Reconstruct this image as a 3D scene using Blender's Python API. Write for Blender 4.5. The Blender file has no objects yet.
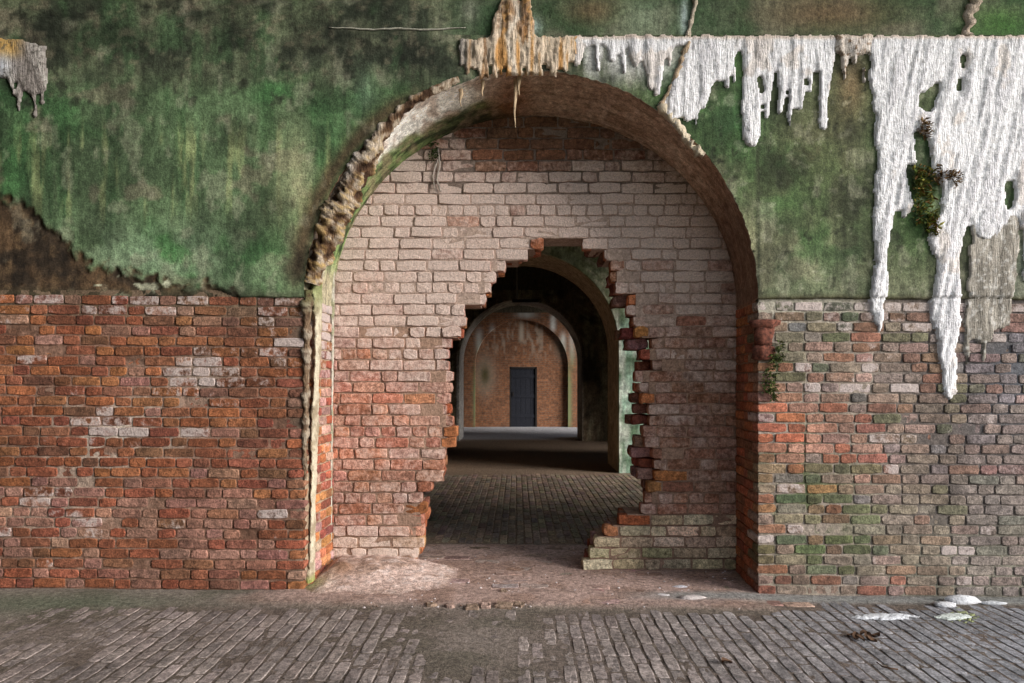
import bpy, math, random
import numpy as np

# ---------------------------------------------------------------- camera, sky, exposure
scene = bpy.context.scene
F = 683.0                 # focal length in pixels of the 1024 x 683 frame (a 24 mm lens)
S = 150.0                 # pixels per metre on the front wall
D1 = F / S                # distance of the front wall
H = 209.0 / S             # eye height
cam_d = bpy.data.cameras.new('camera')
cam = bpy.data.objects.new('camera', cam_d)
scene.collection.objects.link(cam)
cam.location = (0, 0, H)
cam.rotation_euler = (math.pi / 2, 0, 0)
cam_d.sensor_width = 36.0
cam_d.lens = 36.0 * F / 1024.0
cam_d.shift_x = -5.0 / 1024.0
cam_d.shift_y = 42.5 / 1024.0
cam_d.clip_start = 0.02
scene.camera = cam

world = bpy.data.worlds.new('overcast_sky')
scene.world = world
world.use_nodes = True
bg = world.node_tree.nodes['Background']
bg.inputs['Color'].default_value = (0.84, 0.93, 1.06, 1)
bg.inputs['Strength'].default_value = 1.0
sun_d = bpy.data.lights.new('veiled_sun', 'SUN')
sun_d.energy = 6.6; sun_d.angle = math.radians(32); sun_d.color = (1.0, 0.95, 0.90)
sun = bpy.data.objects.new('veiled_sun', sun_d)
scene.collection.objects.link(sun)
SUN_AZ, SUN_EL = math.radians(64), math.radians(18)      # from behind on the right
sun.rotation_euler = (math.pi / 2 - SUN_EL, 0, SUN_AZ)
vs = scene.view_settings
vs.view_transform = 'Standard'
vs.look = 'None'
vs.exposure = 0.0
vs.gamma = 1.0
vs.use_curve_mapping = False
scene.cycles.max_bounces = 10
scene.cycles.diffuse_bounces = 8

# where the daylight comes in: (x, y centre, z centre, width, height, facing)
X_LEFT, X_RIGHT = -6.5, 8.0
X2, X3, X4 = 5.2, 4.8, 4.4   # right ends of the second, third and fourth casemates
X_OPEN = -0.3             # unseen side left open from here rightwards, added to let the sun in
def portal(name, loc, rot, w, h):
    l = bpy.data.lights.new(name, 'AREA')
    l.shape = 'RECTANGLE'; l.size = w; l.size_y = h
    l.cycles.is_portal = True
    o = bpy.data.objects.new(name, l)
    o.location = loc; o.rotation_euler = rot
    scene.collection.objects.link(o)
portal('daylight_portal', (X2 + .02, 8.4, 1.8), (0, math.pi / 2, 0), 3.6, 4.4)
portal('daylight_portal', (X3 + .02, 13.8, 1.45), (0, math.pi / 2, 0), 1.5, 1.2)
portal('daylight_portal', (X4 + .02, 20.1, 2.0), (0, math.pi / 2, 0), 4.3, 3.9)

rng = random.Random(7)
C = scene.collection

# ---------------------------------------------------------------- helpers
def lin(c):
    out = []
    for x in c[:3]:
        x = x / 255.0
        out.append(x / 12.92 if x <= 0.04045 else ((x + 0.055) / 1.055) ** 2.4)
    return np.array(out)
def linA(a):
    a = np.clip(np.asarray(a, float) / 255.0, 0, 1)
    return np.where(a <= 0.04045, a / 12.92, ((a + 0.055) / 1.055) ** 2.4)

def vnoise(x, y, seed=0):
    x = np.asarray(x, float); y = np.asarray(y, float)
    xi = np.floor(x).astype(np.int64); yi = np.floor(y).astype(np.int64)
    fx = x - xi; fy = y - yi
    fx = fx * fx * (3 - 2 * fx); fy = fy * fy * (3 - 2 * fy)
    def hsh(a, b):
        h = (a * 374761393 + b * 668265263 + seed * 1442695041) & 0xffffffff
        h = ((h ^ (h >> 13)) * 1274126177) & 0xffffffff
        h = (h ^ (h >> 16)) & 0xffff
        return h / 65535.0
    a = hsh(xi, yi); b = hsh(xi + 1, yi); c = hsh(xi, yi + 1); d = hsh(xi + 1, yi + 1)
    return (a * (1 - fx) + b * fx) * (1 - fy) + (c * (1 - fx) + d * fx) * fy
def fbm(x, y, seed=0, octs=4):
    s = 0; a = 0.5; t = 0
    for k in range(octs):
        s = s + a * vnoise(np.asarray(x) * 2 ** k, np.asarray(y) * 2 ** k, seed + 17 * k)
        t += a; a *= 0.55
    return s / t
def sstep(a, b, x):
    t = np.clip((np.asarray(x, float) - a) / (b - a), 0, 1)
    return t * t * (3 - 2 * t)
def mixc(c, col, m):
    m = np.clip(np.asarray(m, float), 0, 1)[..., None]
    return c * (1 - m) + np.array(col, float) * m
def gauss(u, v, cu, cv, ru, rv):
    return np.exp(-(((u - cu) / ru) ** 2 + ((v - cv) / rv) ** 2))

# wall elevation coordinates: u to the right, v downwards, 150 units to the metre
def X(u, s=1.0): return (np.asarray(u, float) - 517.0) / (S * s)
def Z(v, s=1.0): return H + (384.0 - np.asarray(v, float)) / (S * s)

def link(o, parent=None):
    C.objects.link(o)
    if parent is not None: o.parent = parent
    return o
def mesh_obj(name, verts, faces, mat, parent=None, cols=None, smooth=True):
    me = bpy.data.meshes.new(name)
    verts = np.asarray(verts, float)
    me.from_pydata(verts.tolist(), [], [list(map(int, f)) for f in faces])
    me.update()
    if cols is not None:
        at = me.color_attributes.new('tint', 'FLOAT_COLOR', 'POINT')
        buf = np.ones((len(verts), 4), np.float32)
        cols = np.asarray(cols, np.float32)
        buf[:, :cols.shape[1]] = cols
        at.data.foreach_set('color', buf.ravel())
    if smooth and len(me.polygons):
        me.polygons.foreach_set('use_smooth', [True] * len(me.polygons))
    mats = mat if isinstance(mat, (list, tuple)) else [mat]
    for m in mats: me.materials.append(m)
    o = bpy.data.objects.new(name, me)
    return link(o, parent)
def tag(o, label, cat, group=None):
    o['label'] = label; o['category'] = cat
    if group: o['group'] = group
    return o
def struct(o, label=None):
    o['kind'] = 'structure'
    if label: o['label'] = label
    return o
def grid_faces(nu, nv, keep=None, flip=False):
    i, j = np.meshgrid(np.arange(nu - 1), np.arange(nv - 1), indexing='ij')
    a = i * nv + j; b = (i + 1) * nv + j; c = (i + 1) * nv + j + 1; d = i * nv + j + 1
    q = np.stack([a, b, c, d], -1)
    if flip: q = q[..., ::-1]
    q = q.reshape(-1, 4)
    if keep is not None: q = q[keep.reshape(-1)]
    return q
def compact(verts, faces, *extra):
    used = np.unique(faces)
    remap = -np.ones(len(verts), np.int64); remap[used] = np.arange(len(used))
    return (verts[used], remap[faces]) + tuple(e[used] for e in extra)
def box_vf(x0, x1, y0, y1, z0, z1):
    v = [(x0, y0, z0), (x1, y0, z0), (x1, y1, z0), (x0, y1, z0), (x0, y0, z1), (x1, y0, z1), (x1, y1, z1), (x0, y1, z1)]
    f = [(0, 3, 2, 1), (4, 5, 6, 7), (0, 1, 5, 4), (1, 2, 6, 5), (2, 3, 7, 6), (3, 0, 4, 7)]
    return v, f
class Join:
    def __init__(self): self.v = []; self.f = []; self.c = []; self.n = 0
    def add(self, v, f, col=(1, 1, 1, 0)):
        v = np.asarray(v, float)
        self.v.append(v); self.f += [[i + self.n for i in q] for q in f]
        col = np.asarray(col, float)
        if col.ndim == 1: col = np.tile(col, (len(v), 1))
        self.c.append(col); self.n += len(v)
    def box(self, *a, col=(1, 1, 1, 0)): self.add(*box_vf(*a), col)
    def obj(self, name, mat, parent=None, smooth=False):
        return mesh_obj(name, np.concatenate(self.v), self.f, mat, parent, np.concatenate(self.c), smooth)
def tube_vf(path, radii, seg=8, wob=0.0, seed=0, flat=1.0):
    path = np.asarray(path, float); n = len(path)
    v = []; f = []
    for i in range(n):
        t = path[min(i + 1, n - 1)] - path[max(i - 1, 0)]
        t = t / (np.linalg.norm(t) + 1e-9)
        a = np.cross(t, (0, 1, 0)); 
        if np.linalg.norm(a) < 1e-3: a = np.array((1., 0, 0))
        a /= np.linalg.norm(a); b = np.cross(t, a)
        for k in range(seg):
            th = 2 * math.pi * k / seg
            r = radii[i] * (1 + wob * (2 * float(vnoise(i * .6 + seed * 7, k * .9, seed)) - 1))
            v.append(path[i] + r * (math.cos(th) * a + math.sin(th) * b * flat))
    for i in range(n - 1):
        for k in range(seg):
            f.append((i * seg + k, i * seg + (k + 1) % seg, (i + 1) * seg + (k + 1) % seg, (i + 1) * seg + k))
    f.append(tuple(range(seg))[::-1]); f.append(tuple((n - 1) * seg + k for k in range(seg)))
    return np.array(v), f

# ---------------------------------------------------------------- materials
def new_mat(name):
    m = bpy.data.materials.new(name); m.use_nodes = True
    nt = m.node_tree
    b = nt.nodes['Principled BSDF']
    b.inputs['Roughness'].default_value = 0.92
    b.inputs['Specular IOR Level'].default_value = 0.25
    return m, nt, b
def nd(nt, t, **kw):
    n = nt.nodes.new(t)
    for k, v in kw.items():
        if k.startswith('i_'):
            n.inputs[k[2:].replace('_', ' ')].default_value = v
        else: setattr(n, k, v)
    return n
def noise(nt, vec, scale, detail=4, rough=0.6):
    n = nd(nt, 'ShaderNodeTexNoise'); n.inputs['Scale'].default_value = scale
    n.inputs['Detail'].default_value = detail; n.inputs['Roughness'].default_value = rough
    nt.links.new(vec, n.inputs['Vector']); return n.outputs['Fac']
def ramp(nt, fac, a, b, lo=0.0, hi=1.0):
    n = nd(nt, 'ShaderNodeMapRange', interpolation_type='SMOOTHSTEP')
    for k, v in zip(('From Min', 'From Max', 'To Min', 'To Max'), (a, b, lo, hi)): n.inputs[k].default_value = v
    nt.links.new(fac, n.inputs['Value']); return n.outputs['Result']
def math_(nt, op, a, b=None):
    n = nd(nt, 'ShaderNodeMath', operation=op)
    for i, x in enumerate((a, b)):
        if x is None: continue
        if isinstance(x, (int, float)): n.inputs[i].default_value = x
        else: nt.links.new(x, n.inputs[i])
    return n.outputs[0]
def mixn(nt, fac, a, b, blend='MIX'):
    n = nd(nt, 'ShaderNodeMix', data_type='RGBA', blend_type=blend)
    for s, x in ((n.inputs[0], fac), (n.inputs[6], a), (n.inputs[7], b)):
        if isinstance(x, (int, float)): s.default_value = x
        elif isinstance(x, (tuple, list, np.ndarray)): s.default_value = tuple(x)[:3] + (1,)
        else: nt.links.new(x, s)
    return n.outputs[2]
def grey(nt, fac):
    n = nd(nt, 'ShaderNodeCombineColor')
    for i in range(3): nt.links.new(fac, n.inputs[i])
    return n.outputs[0]
def bump(nt, b, h, strength, dist):
    n = nd(nt, 'ShaderNodeBump'); n.inputs['Strength'].default_value = strength; n.inputs['Distance'].default_value = dist
    nt.links.new(h, n.inputs['Height']); nt.links.new(n.outputs['Normal'], b.inputs['Normal'])
def pos(nt): return nd(nt, 'ShaderNodeNewGeometry').outputs['Position']
def scaled(nt, vec, s):
    n = nd(nt, 'ShaderNodeVectorMath', operation='MULTIPLY'); n.inputs[1].default_value = s
    nt.links.new(vec, n.inputs[0]); return n.outputs[0]

def brick_material(name, lime=(186, 172, 166), front_only=False, bump_s=1.0, soft=0.16):
    m, nt, b = new_mat(name)
    p = pos(nt)
    oi = nd(nt, 'ShaderNodeObjectInfo')
    at = nd(nt, 'ShaderNodeAttribute', attribute_name='tint')
    base = mixn(nt, 1.0, oi.outputs['Color'], at.outputs['Color'], 'MULTIPLY')
    amount = math_(nt, 'MULTIPLY', oi.outputs['Alpha'], at.outputs['Alpha'])
    n1 = noise(nt, p, 28, 5, 0.65)
    n2 = noise(nt, p, 95, 4, 0.7)
    n3 = noise(nt, p, 9, 4, 0.6)
    v1 = ramp(nt, n1, 0.3, 0.7, 0.58, 1.42)
    v2 = ramp(nt, n2, 0.3, 0.7, 0.62, 1.38)
    v = math_(nt, 'MULTIPLY', v1, v2)
    col = mixn(nt, 1.0, base, grey(nt, v), 'MULTIPLY')
    g = noise(nt, p, 2.6, 7, 0.62)
    col = mixn(nt, 1.0, col, grey(nt, ramp(nt, g, 0.3, 0.7, 0.68, 1.28)), 'MULTIPLY')
    # dark pits
    pit = ramp(nt, noise(nt, p, 60, 3, 0.7), 0.30, 0.40, 0.55, 0.0)
    col = mixn(nt, pit, col, (0.018, 0.012, 0.009))
    # lime wash / salts: amount sets how much of the face is covered
    ln = math_(nt, 'ADD', math_(nt, 'MULTIPLY', n1, 0.55), math_(nt, 'MULTIPLY', n3, 0.45))
    cov = math_(nt, 'ADD', ln, math_(nt, 'SUBTRACT', amount, 0.98))
    cov = ramp(nt, cov, 0.0, soft)
    cov = math_(nt, 'MULTIPLY', cov, ramp(nt, amount, 0.0, 0.3, 0.0, 0.9))
    if front_only:
        tc = nd(nt, 'ShaderNodeTexCoord')
        sp = nd(nt, 'ShaderNodeSeparateXYZ'); nt.links.new(tc.outputs['Normal'], sp.inputs[0])
        cov = math_(nt, 'MULTIPLY', cov, ramp(nt, math_(nt, 'MULTIPLY', sp.outputs[1], -1.0), 0.15, 0.75))
    lc = mixn(nt, 1.0, tuple(lin(lime)), grey(nt, ramp(nt, n2, 0.3, 0.7, 0.70, 1.16)), 'MULTIPLY')
    col = mixn(nt, cov, col, lc)
    nt.links.new(col, b.inputs['Base Color'])
    h = math_(nt, 'ADD', math_(nt, 'MULTIPLY', n1, 0.6), math_(nt, 'MULTIPLY', n2, 0.5))
    bump(nt, b, h, bump_s, 0.016)
    return m
def stained_material(name, fine=60, streak=True, vary=0.35, bump_d=0.01, bump_s=0.7, fibre=0.0):
    """plaster, dirt and mineral: the 'tint' attribute carries the stains, noise adds the grain"""
    m, nt, b = new_mat(name)
    p = pos(nt)
    at = nd(nt, 'ShaderNodeAttribute', attribute_name='tint')
    n1 = noise(nt, p, fine, 5, 0.7)
    n2 = noise(nt, p, fine * 0.28, 5, 0.65)
    v = math_(nt, 'MULTIPLY', ramp(nt, n1, 0.25, 0.75, 1 - vary, 1 + vary), ramp(nt, n2, 0.25, 0.75, 1 - vary * .9, 1 + vary * .9))
    if streak:
        n3 = noise(nt, scaled(nt, p, (26, 26, 4)), 1.0, 6, 0.7)
        v = math_(nt, 'MULTIPLY', v, ramp(nt, n3, 0.28, 0.72, 1 - vary * .7, 1 + vary * .7))
    col = mixn(nt, 1.0, at.outputs['Color'], grey(nt, v), 'MULTIPLY')
    nt.links.new(col, b.inputs['Base Color'])
    h = math_(nt, 'ADD', math_(nt, 'MULTIPLY', n2, 0.7), math_(nt, 'MULTIPLY', n1, 0.4))
    if fibre:
        h = math_(nt, 'ADD', h, math_(nt, 'MULTIPLY', noise(nt, scaled(nt, p, (110, 110, 14)), 1.0, 4, 0.6), fibre))
    bump(nt, b, h, bump_s, bump_d)
    return m
def plain_material(name, rgb, vary=0.3, scale=40, rough=0.9, metal=0.0):
    m, nt, b = new_mat(name)
    p = pos(nt)
    n1 = noise(nt, p, scale, 5, 0.65)
    col = mixn(nt, 1.0, tuple(lin(rgb)), grey(nt, ramp(nt, n1, 0.25, 0.75, 1 - vary, 1 + vary)), 'MULTIPLY')
    nt.links.new(col, b.inputs['Base Color'])
    b.inputs['Roughness'].default_value = rough; b.inputs['Metallic'].default_value = metal
    bump(nt, b, n1, 0.5, 0.006)
    return m
def far_brick_material(name, c1, c2, mortar):
    m, nt, b = new_mat(name)
    p = pos(nt)
    sp = nd(nt, 'ShaderNodeSeparateXYZ'); nt.links.new(p, sp.inputs[0])
    cb = nd(nt, 'ShaderNodeCombineXYZ')
    nt.links.new(math_(nt, 'ADD', sp.outputs[0], sp.outputs[1]), cb.inputs[0]); nt.links.new(sp.outputs[2], cb.inputs[1])
    br = nd(nt, 'ShaderNodeTexBrick')
    br.inputs['Scale'].default_value = 1.0
    br.inputs['Brick Width'].default_value = 0.205; br.inputs['Row Height'].default_value = 0.0675
    br.inputs['Mortar Size'].default_value = 0.007; br.inputs['Mortar Smooth'].default_value = 0.3
    br.inputs['Color1'].default_value = (*lin(c1), 1); br.inputs['Color2'].default_value = (*lin(c2), 1); br.inputs['Mortar'].default_value = (*lin(mortar), 1)
    nt.links.new(cb.outputs[0], br.inputs['Vector'])
    at = nd(nt, 'ShaderNodeAttribute', attribute_name='tint')
    n1 = noise(nt, p, 14, 5, 0.65)
    col = mixn(nt, 1.0, br.outputs['Color'], grey(nt, ramp(nt, n1, 0.25, 0.75, 0.6, 1.4)), 'MULTIPLY')
    col = mixn(nt, at.outputs['Alpha'], col, at.outputs['Color'])
    nt.links.new(col, b.inputs['Base Color'])
    bump(nt, b, br.outputs['Fac'], -0.5, 0.01)
    return m

M_brick = brick_material('old_brick')
M_wash = brick_material('whitewashed_brick', lime=(208, 188, 176), front_only=True, soft=0.42)
M_paver = brick_material('floor_brick', lime=(170, 165, 162), bump_s=0.6)
M_mortar = stained_material('mortar', fine=90, streak=False, vary=0.35, bump_d=0.012, bump_s=1.0)
M_plaster = stained_material('stained_plaster', fine=85, vary=0.42, bump_d=0.010, bump_s=0.9)
M_calcite = stained_material('calcite', fine=120, vary=0.16, bump_d=0.025, bump_s=1.0, fibre=1.2)
M_dirt = stained_material('dirt', fine=110, streak=False, vary=0.5, bump_d=0.018, bump_s=1.0)
M_far = far_brick_material('distant_brick', (138, 92, 64), (112, 76, 56), (112, 94, 78))
M_farp = stained_material('distant_plaster', fine=25, vary=0.4, bump_d=0.02)
M_rust = plain_material('rusty_iron', (92, 54, 42), 0.85, 48, 0.95)
M_door = plain_material('dark_painted_wood', (34, 36, 44), 0.3, 30, 0.7)
M_iron = plain_material('dark_iron', (40, 36, 34), 0.3, 50, 0.7)
M_moss = stained_material('moss', fine=80, streak=False, vary=0.4)
M_leaf = plain_material('dead_leaf', (82, 60, 44), 0.35, 60)
M_ground = plain_material('parade_ground', (150, 148, 110), 0.25, 2)
M_white = stained_material('lime_crust', fine=70, streak=False, vary=0.3, bump_d=.02, bump_s=1.0)

# ---------------------------------------------------------------- brick shapes (about 40 triangles each)
def brick_shape(L, Ht, D, seed, rough=1.0, chip=0.0):
    r = random.Random(seed)
    hx, hz = L / 2, Ht / 2
    ring = [(-1, -1), (-.33, -1), (.33, -1), (1, -1), (1, 0), (1, 1), (.33, 1), (-.33, 1), (-1, 1), (-1, 0)]
    bx = 0.0032
    v = []
    out = []
    e0 = r.random()
    for (a, c) in ring:
        j = 0.0026 * rough
        corner = abs(a) == 1 and abs(c) == 1
        k = 1 - (0.0035 * r.random() + .002) / hx if corner else 1
        k2 = 1 - (0.0035 * r.random() + .002) / hz if corner else 1
        e = chip * ((.35 + .65 * e0) * r.uniform(.8, 1.0)) if a == 1 else 0.0
        out.append((a * hx * k + r.uniform(-j, j) - e, c * hz * k2 + r.uniform(-j, j)))
    for (x, z) in out: v.append((x, D, z))
    for (x, z) in out: v.append((x, 0.0032 + r.uniform(-.001, .001), z))
    for (x, z) in out:
        kx = 1 - bx * r.uniform(.7, 2.2) / hx; kz = 1 - bx * r.uniform(.7, 2.2) / hz
        v.append((x * kx, r.uniform(-.0016, .0016) * rough, z * kz))
    v.append((0, r.uniform(-.002, .002) * rough, 0))
    n = len(ring); f = []
    for i in range(n):
        j = (i + 1) % n
        f.append((i, j, n + j, n + i)); f.append((n + i, n + j, 2 * n + j, 2 * n + i))
        f.append((2 * n + i, 2 * n + j, 3 * n))
    return np.array(v), f
SH = {}
def shapes(key, L, Ht, D, count, rough=1.0, chip=0.0, mat=None):
    lst = []
    for k in range(count):
        v, f = brick_shape(L, Ht, D, sum(map(ord, key)) * 31 + k * 7, rough, chip)
        me = bpy.data.meshes.new('brick_' + key)
        me.from_pydata(v.tolist(), [], f); me.update()
        at = me.color_attributes.new('tint', 'FLOAT_COLOR', 'POINT')
        at.data.foreach_set('color', np.ones(len(v) * 4, np.float32))
        me.polygons.foreach_set('use_smooth', [len(p.vertices) == 4 for p in me.polygons])
        me.materials.append(mat)
        lst.append((me, v, f))
    SH[key] = (lst, L, Ht, D)
shapes('stretcher', .198, .0605, .10, 12, 1.2, mat=M_brick)
shapes('header', .110, .0605, .10, 8, 1.2, mat=M_brick)
shapes('wash_stretcher', .234, .0745, .10, 14, 1.9, mat=M_wash)
shapes('wash_header', .113, .0745, .10, 8, 1.9, mat=M_wash)
shapes('wash_broken', .20, .0745, .10, 8, 2.6, .05, mat=M_wash)
shapes('paver', .067, .198, .06, 10, .9, mat=M_paver)

class BrickSet:
    """collects bricks of one wall; the 300 that show largest become parts, the rest one 'stuff' part"""
    def __init__(self): self.items = []
    def add(self, kind, L, Ht, D, loc, rot, col, amount, weight):
        self.items.append((weight, kind, L, Ht, D, loc, rot, col, amount, rng.randrange(1000)))
    def build(self, parent, name='brick', limit=300, rest='brick_remainder', mat=None):
        it = sorted(self.items, key=lambda t: -t[0])
        jn = Join()
        for q, (w, kind, L, Ht, D, loc, rot, col, amount, k) in enumerate(it):
            lst, L0, H0, D0 = SH[kind]
            me, v, f = lst[k % len(lst)]
            sc = (L / L0, D / D0, Ht / H0)
            if q < limit and w > 0:
                o = bpy.data.objects.new(name, me)
                o.location = loc; o.rotation_euler = rot; o.scale = sc
                o.color = (*col, amount)
                link(o, parent)
            else:
                vv = v * np.array(sc)
                cz, sz = math.cos(rot[2]), math.sin(rot[2]); cx, sx = math.cos(rot[0]), math.sin(rot[0]); cy, sy = math.cos(rot[1]), math.sin(rot[1])
                Rx = np.array([[1, 0, 0], [0, cx, -sx], [0, sx, cx]]); Ry = np.array([[cy, 0, sy], [0, 1, 0], [-sy, 0, cy]]); Rz = np.array([[cz, -sz, 0], [sz, cz, 0], [0, 0, 1]])
                vv = vv @ (Rz @ Ry @ Rx).T + np.array(loc)
                jn.add(vv, f, (*col, amount))
        if jn.n:
            o = jn.obj(rest, mat, parent, True); o['kind'] = 'stuff'
            o.data.polygons.foreach_set('use_smooth', [len(p.vertices) == 4 for p in o.data.polygons])
def in_frame(u, v, hw, hh):
    """share of a brick that the photograph shows"""
    a = max(0.0, min(u + hw, 1024) - max(u - hw, 0)); b = max(0.0, min(v + hh, 683) - max(v - hh, 0))
    return a * b

# ---------------------------------------------------------------- the front wall's arch
AC_U, AC_V, AR = 531.0, 298.0, 226.0
XC, ZC, RC = float(X(AC_U)), float(Z(AC_V)), AR / S
SKEW = 0.0395 / 0.557
D_IN = 5.11               # face of the brick infill
D_BACK = 5.90             # back of the front wall
def arch_x(y): return XC + SKEW * (y - D1)
JL, JR = XC - RC, XC + RC     # jamb lines on the front face
Z_SPRING = 3.70               # springing of the casemate vault
def floor_z(x): return -0.0087 * np.clip(np.asarray(x, float), -4, 4)

# stains of the upper wall in elevation coordinates
def plaster_colour(u, v):
    n_big = fbm(u / 90, v / 90, 1); n_mid = fbm(u / 30, v / 30, 2); n_sm = fbm(u / 9, v / 9, 3)
    st = fbm(u / 7, v / 70, 4); st2 = fbm(u / 16, v / 160, 5)
    c = np.zeros(u.shape + (3,)) + np.array((78, 104, 74.))
    c = mixc(c, (58, 112, 62), sstep(.42, .62, n_big) * .75)                       # bright algae
    c = mixc(c, (44, 78, 46), sstep(.48, .66, st2) * .6)
    c = mixc(c, (140, 150, 104), sstep(.56, .74, st) * sstep(110, 150, v) * sstep(245, 190, v) * .7)
    c = mixc(c, (112, 132, 104), sstep(195, 270, v) * sstep(.3, .6, n_mid) * .6)   # pale lower zone
    # dark mottled upper zone
    top = sstep(100, 62, v + 26 * (n_mid - .5) + 20 * (n_big - .5))
    c = mixc(c, (84, 84, 72), top * .75)
    c = mixc(c, (42, 50, 40), top * sstep(.48, .62, n_mid) * .85)
    c = mixc(c, (60, 92, 60), top * sstep(.56, .7, fbm(u / 22, v / 40, 8)) * .6)
    c = mixc(c, (122, 112, 98), top * sstep(.60, .72, n_sm) * .5)
    c = mixc(c, (120, 108, 98), sstep(.60, .7, fbm(u / 38, v / 32, 9)) * sstep(330, 300, u) * .55)
    c = mixc(c, (38, 42, 34), sstep(.64, .74, fbm(u / 13, v / 17, 10)) * sstep(140, 90, v) * .7)
    # pale olive next to the arch, and the pale vertical wash
    c = mixc(c, (122, 126, 98), gauss(u, v, 290, 190, 26, 60) * .6)
    c = mixc(c, (150, 152, 120), gauss(u, v, 297, 175, 9, 42) * (.35 + .5 * st))
    c = mixc(c, (128, 118, 102), gauss(u, v, 268, 232, 22, 26) * sstep(.4, .6, n_mid))
    c = mixc(c, (96, 128, 104), gauss(u, v, 366, 92, 10, 22) * .7)
    c = mixc(c, (104, 128, 108), gauss(u, v, 160, 255, 90, 30) * sstep(.38, .6, n_mid) * .7)
    # lost plaster low on the left
    edge = np.interp(u, [-400, 0, 22, 45, 62, 90, 112, 150, 210, 235, 300], [185, 196, 206, 226, 240, 262, 272, 283, 290, 297, 302])
    lost = sstep(-3, 5, v - edge + 22 * (n_sm - .5) + 26 * (n_mid - .5))
    lost = np.where(u < 240, lost, 0)
    c = mixc(c, (86, 64, 46), lost)
    c = mixc(c, (54, 42, 32), lost * sstep(.5, .64, n_mid))
    c = mixc(c, (118, 92, 66), lost * sstep(.58, .72, n_sm) * .6)
    flake = sstep(.60, .66, fbm(u / 14, v / 11, 12)) * gauss(u, v, 130, 285, 40, 14)
    c = mixc(c, (168, 172, 158), np.clip(flake * 2.2, 0, .9))
    ra = np.hypot(u - AC_U, v - AC_V) - AR; an = np.degrees(np.arctan2(AC_V - v, u - AC_U))
    c = mixc(c, (74, 54, 40), np.exp(-((ra - 8) / (6 + 8 * n_mid)) ** 2) * sstep(112, 128, an) * sstep(181, 172, an) * .85)
    c = mixc(c, (60, 62, 48), sstep(286, 297, v) * sstep(520, 300, u) * .6)
    # --- right of the arch
    R = sstep(560, 600, u)
    rc = np.zeros_like(c) + np.array((72, 84, 58.))
    rc = mixc(rc, (58, 92, 50), sstep(.44, .62, n_big) * .8)
    rc = mixc(rc, (52, 62, 40), sstep(.50, .62, n_mid) * .7)
    rc = mixc(rc, (104, 82, 60), gauss(u, v, 850, 85, 16, 34) * .85)
    rc = mixc(rc, (86, 76, 58), gauss(u, v, 820, 150, 40, 60) * .5)
    rc = mixc(rc, (150, 144, 118), gauss(u, v, 742, 270, 26, 50) * sstep(.3, .55, n_mid) * .95)
    rc = mixc(rc, (140, 140, 112), gauss(u, v, 712, 190, 18, 40) * sstep(.42, .6, n_sm) * .8)
    rc = mixc(rc, (124, 124, 100), gauss(u, v, 800, 255, 50, 50) * sstep(.35, .6, n_mid) * .7)
    rc = mixc(rc, (112, 110, 96), sstep(225, 300, v) * sstep(740, 780, u) * .65)
    rc = mixc(rc, (44, 70, 34), gauss(u, v, 915, 215, 26, 50) * .85)
    rc = mixc(rc, (60, 100, 60), gauss(u, v, 735, 120, 30, 30) * sstep(.35, .55, n_mid) * .8)
    rc = mixc(rc, (50, 56, 40), np.exp(-((u - 757 - 4 * (n_mid - .5)) / 2.0) ** 2) * sstep(120, 160, v) * .8)
    rc = mixc(rc, (96, 104, 96), sstep(960, 1010, u) * sstep(180, 260, v) * .8)
    rc = mixc(rc, (160, 158, 150), sstep(.66, .76, fbm(u / 10, v / 8, 14)) * .35)
    rc = mixc(rc, (34, 38, 26), sstep(.68, .76, fbm(u / 8, v / 9, 15)) * .6)
    rc = mixc(rc, (70, 66, 46), sstep(292, 298, v) * .8)
    c = c * (1 - R[..., None]) + rc * R[..., None]
    m = c.mean(-1, keepdims=True); c = ((m + (c - m) * .80) * .93 + 2) * np.array((1.01, 1.0, .92))
    mo = fbm(u / 34 + 7, v / 34, 16, 6); c = c * (.80 + .40 * sstep(.3, .7, mo))[..., None]
    c = mixc(c, (150, 146, 126), sstep(.60, .70, fbm(u / 17, v / 26, 18, 5)) * .38)
    wash = sstep(.22, .5, st) * sstep(38, 44, v) * (sstep(575, 590, u) * sstep(700, 660, u) * sstep(100, 60, v) + .0)
    c = mixc(c, (192, 190, 188), wash * .85)
    return c, lost
AL_GREEN = 1.0

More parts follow.
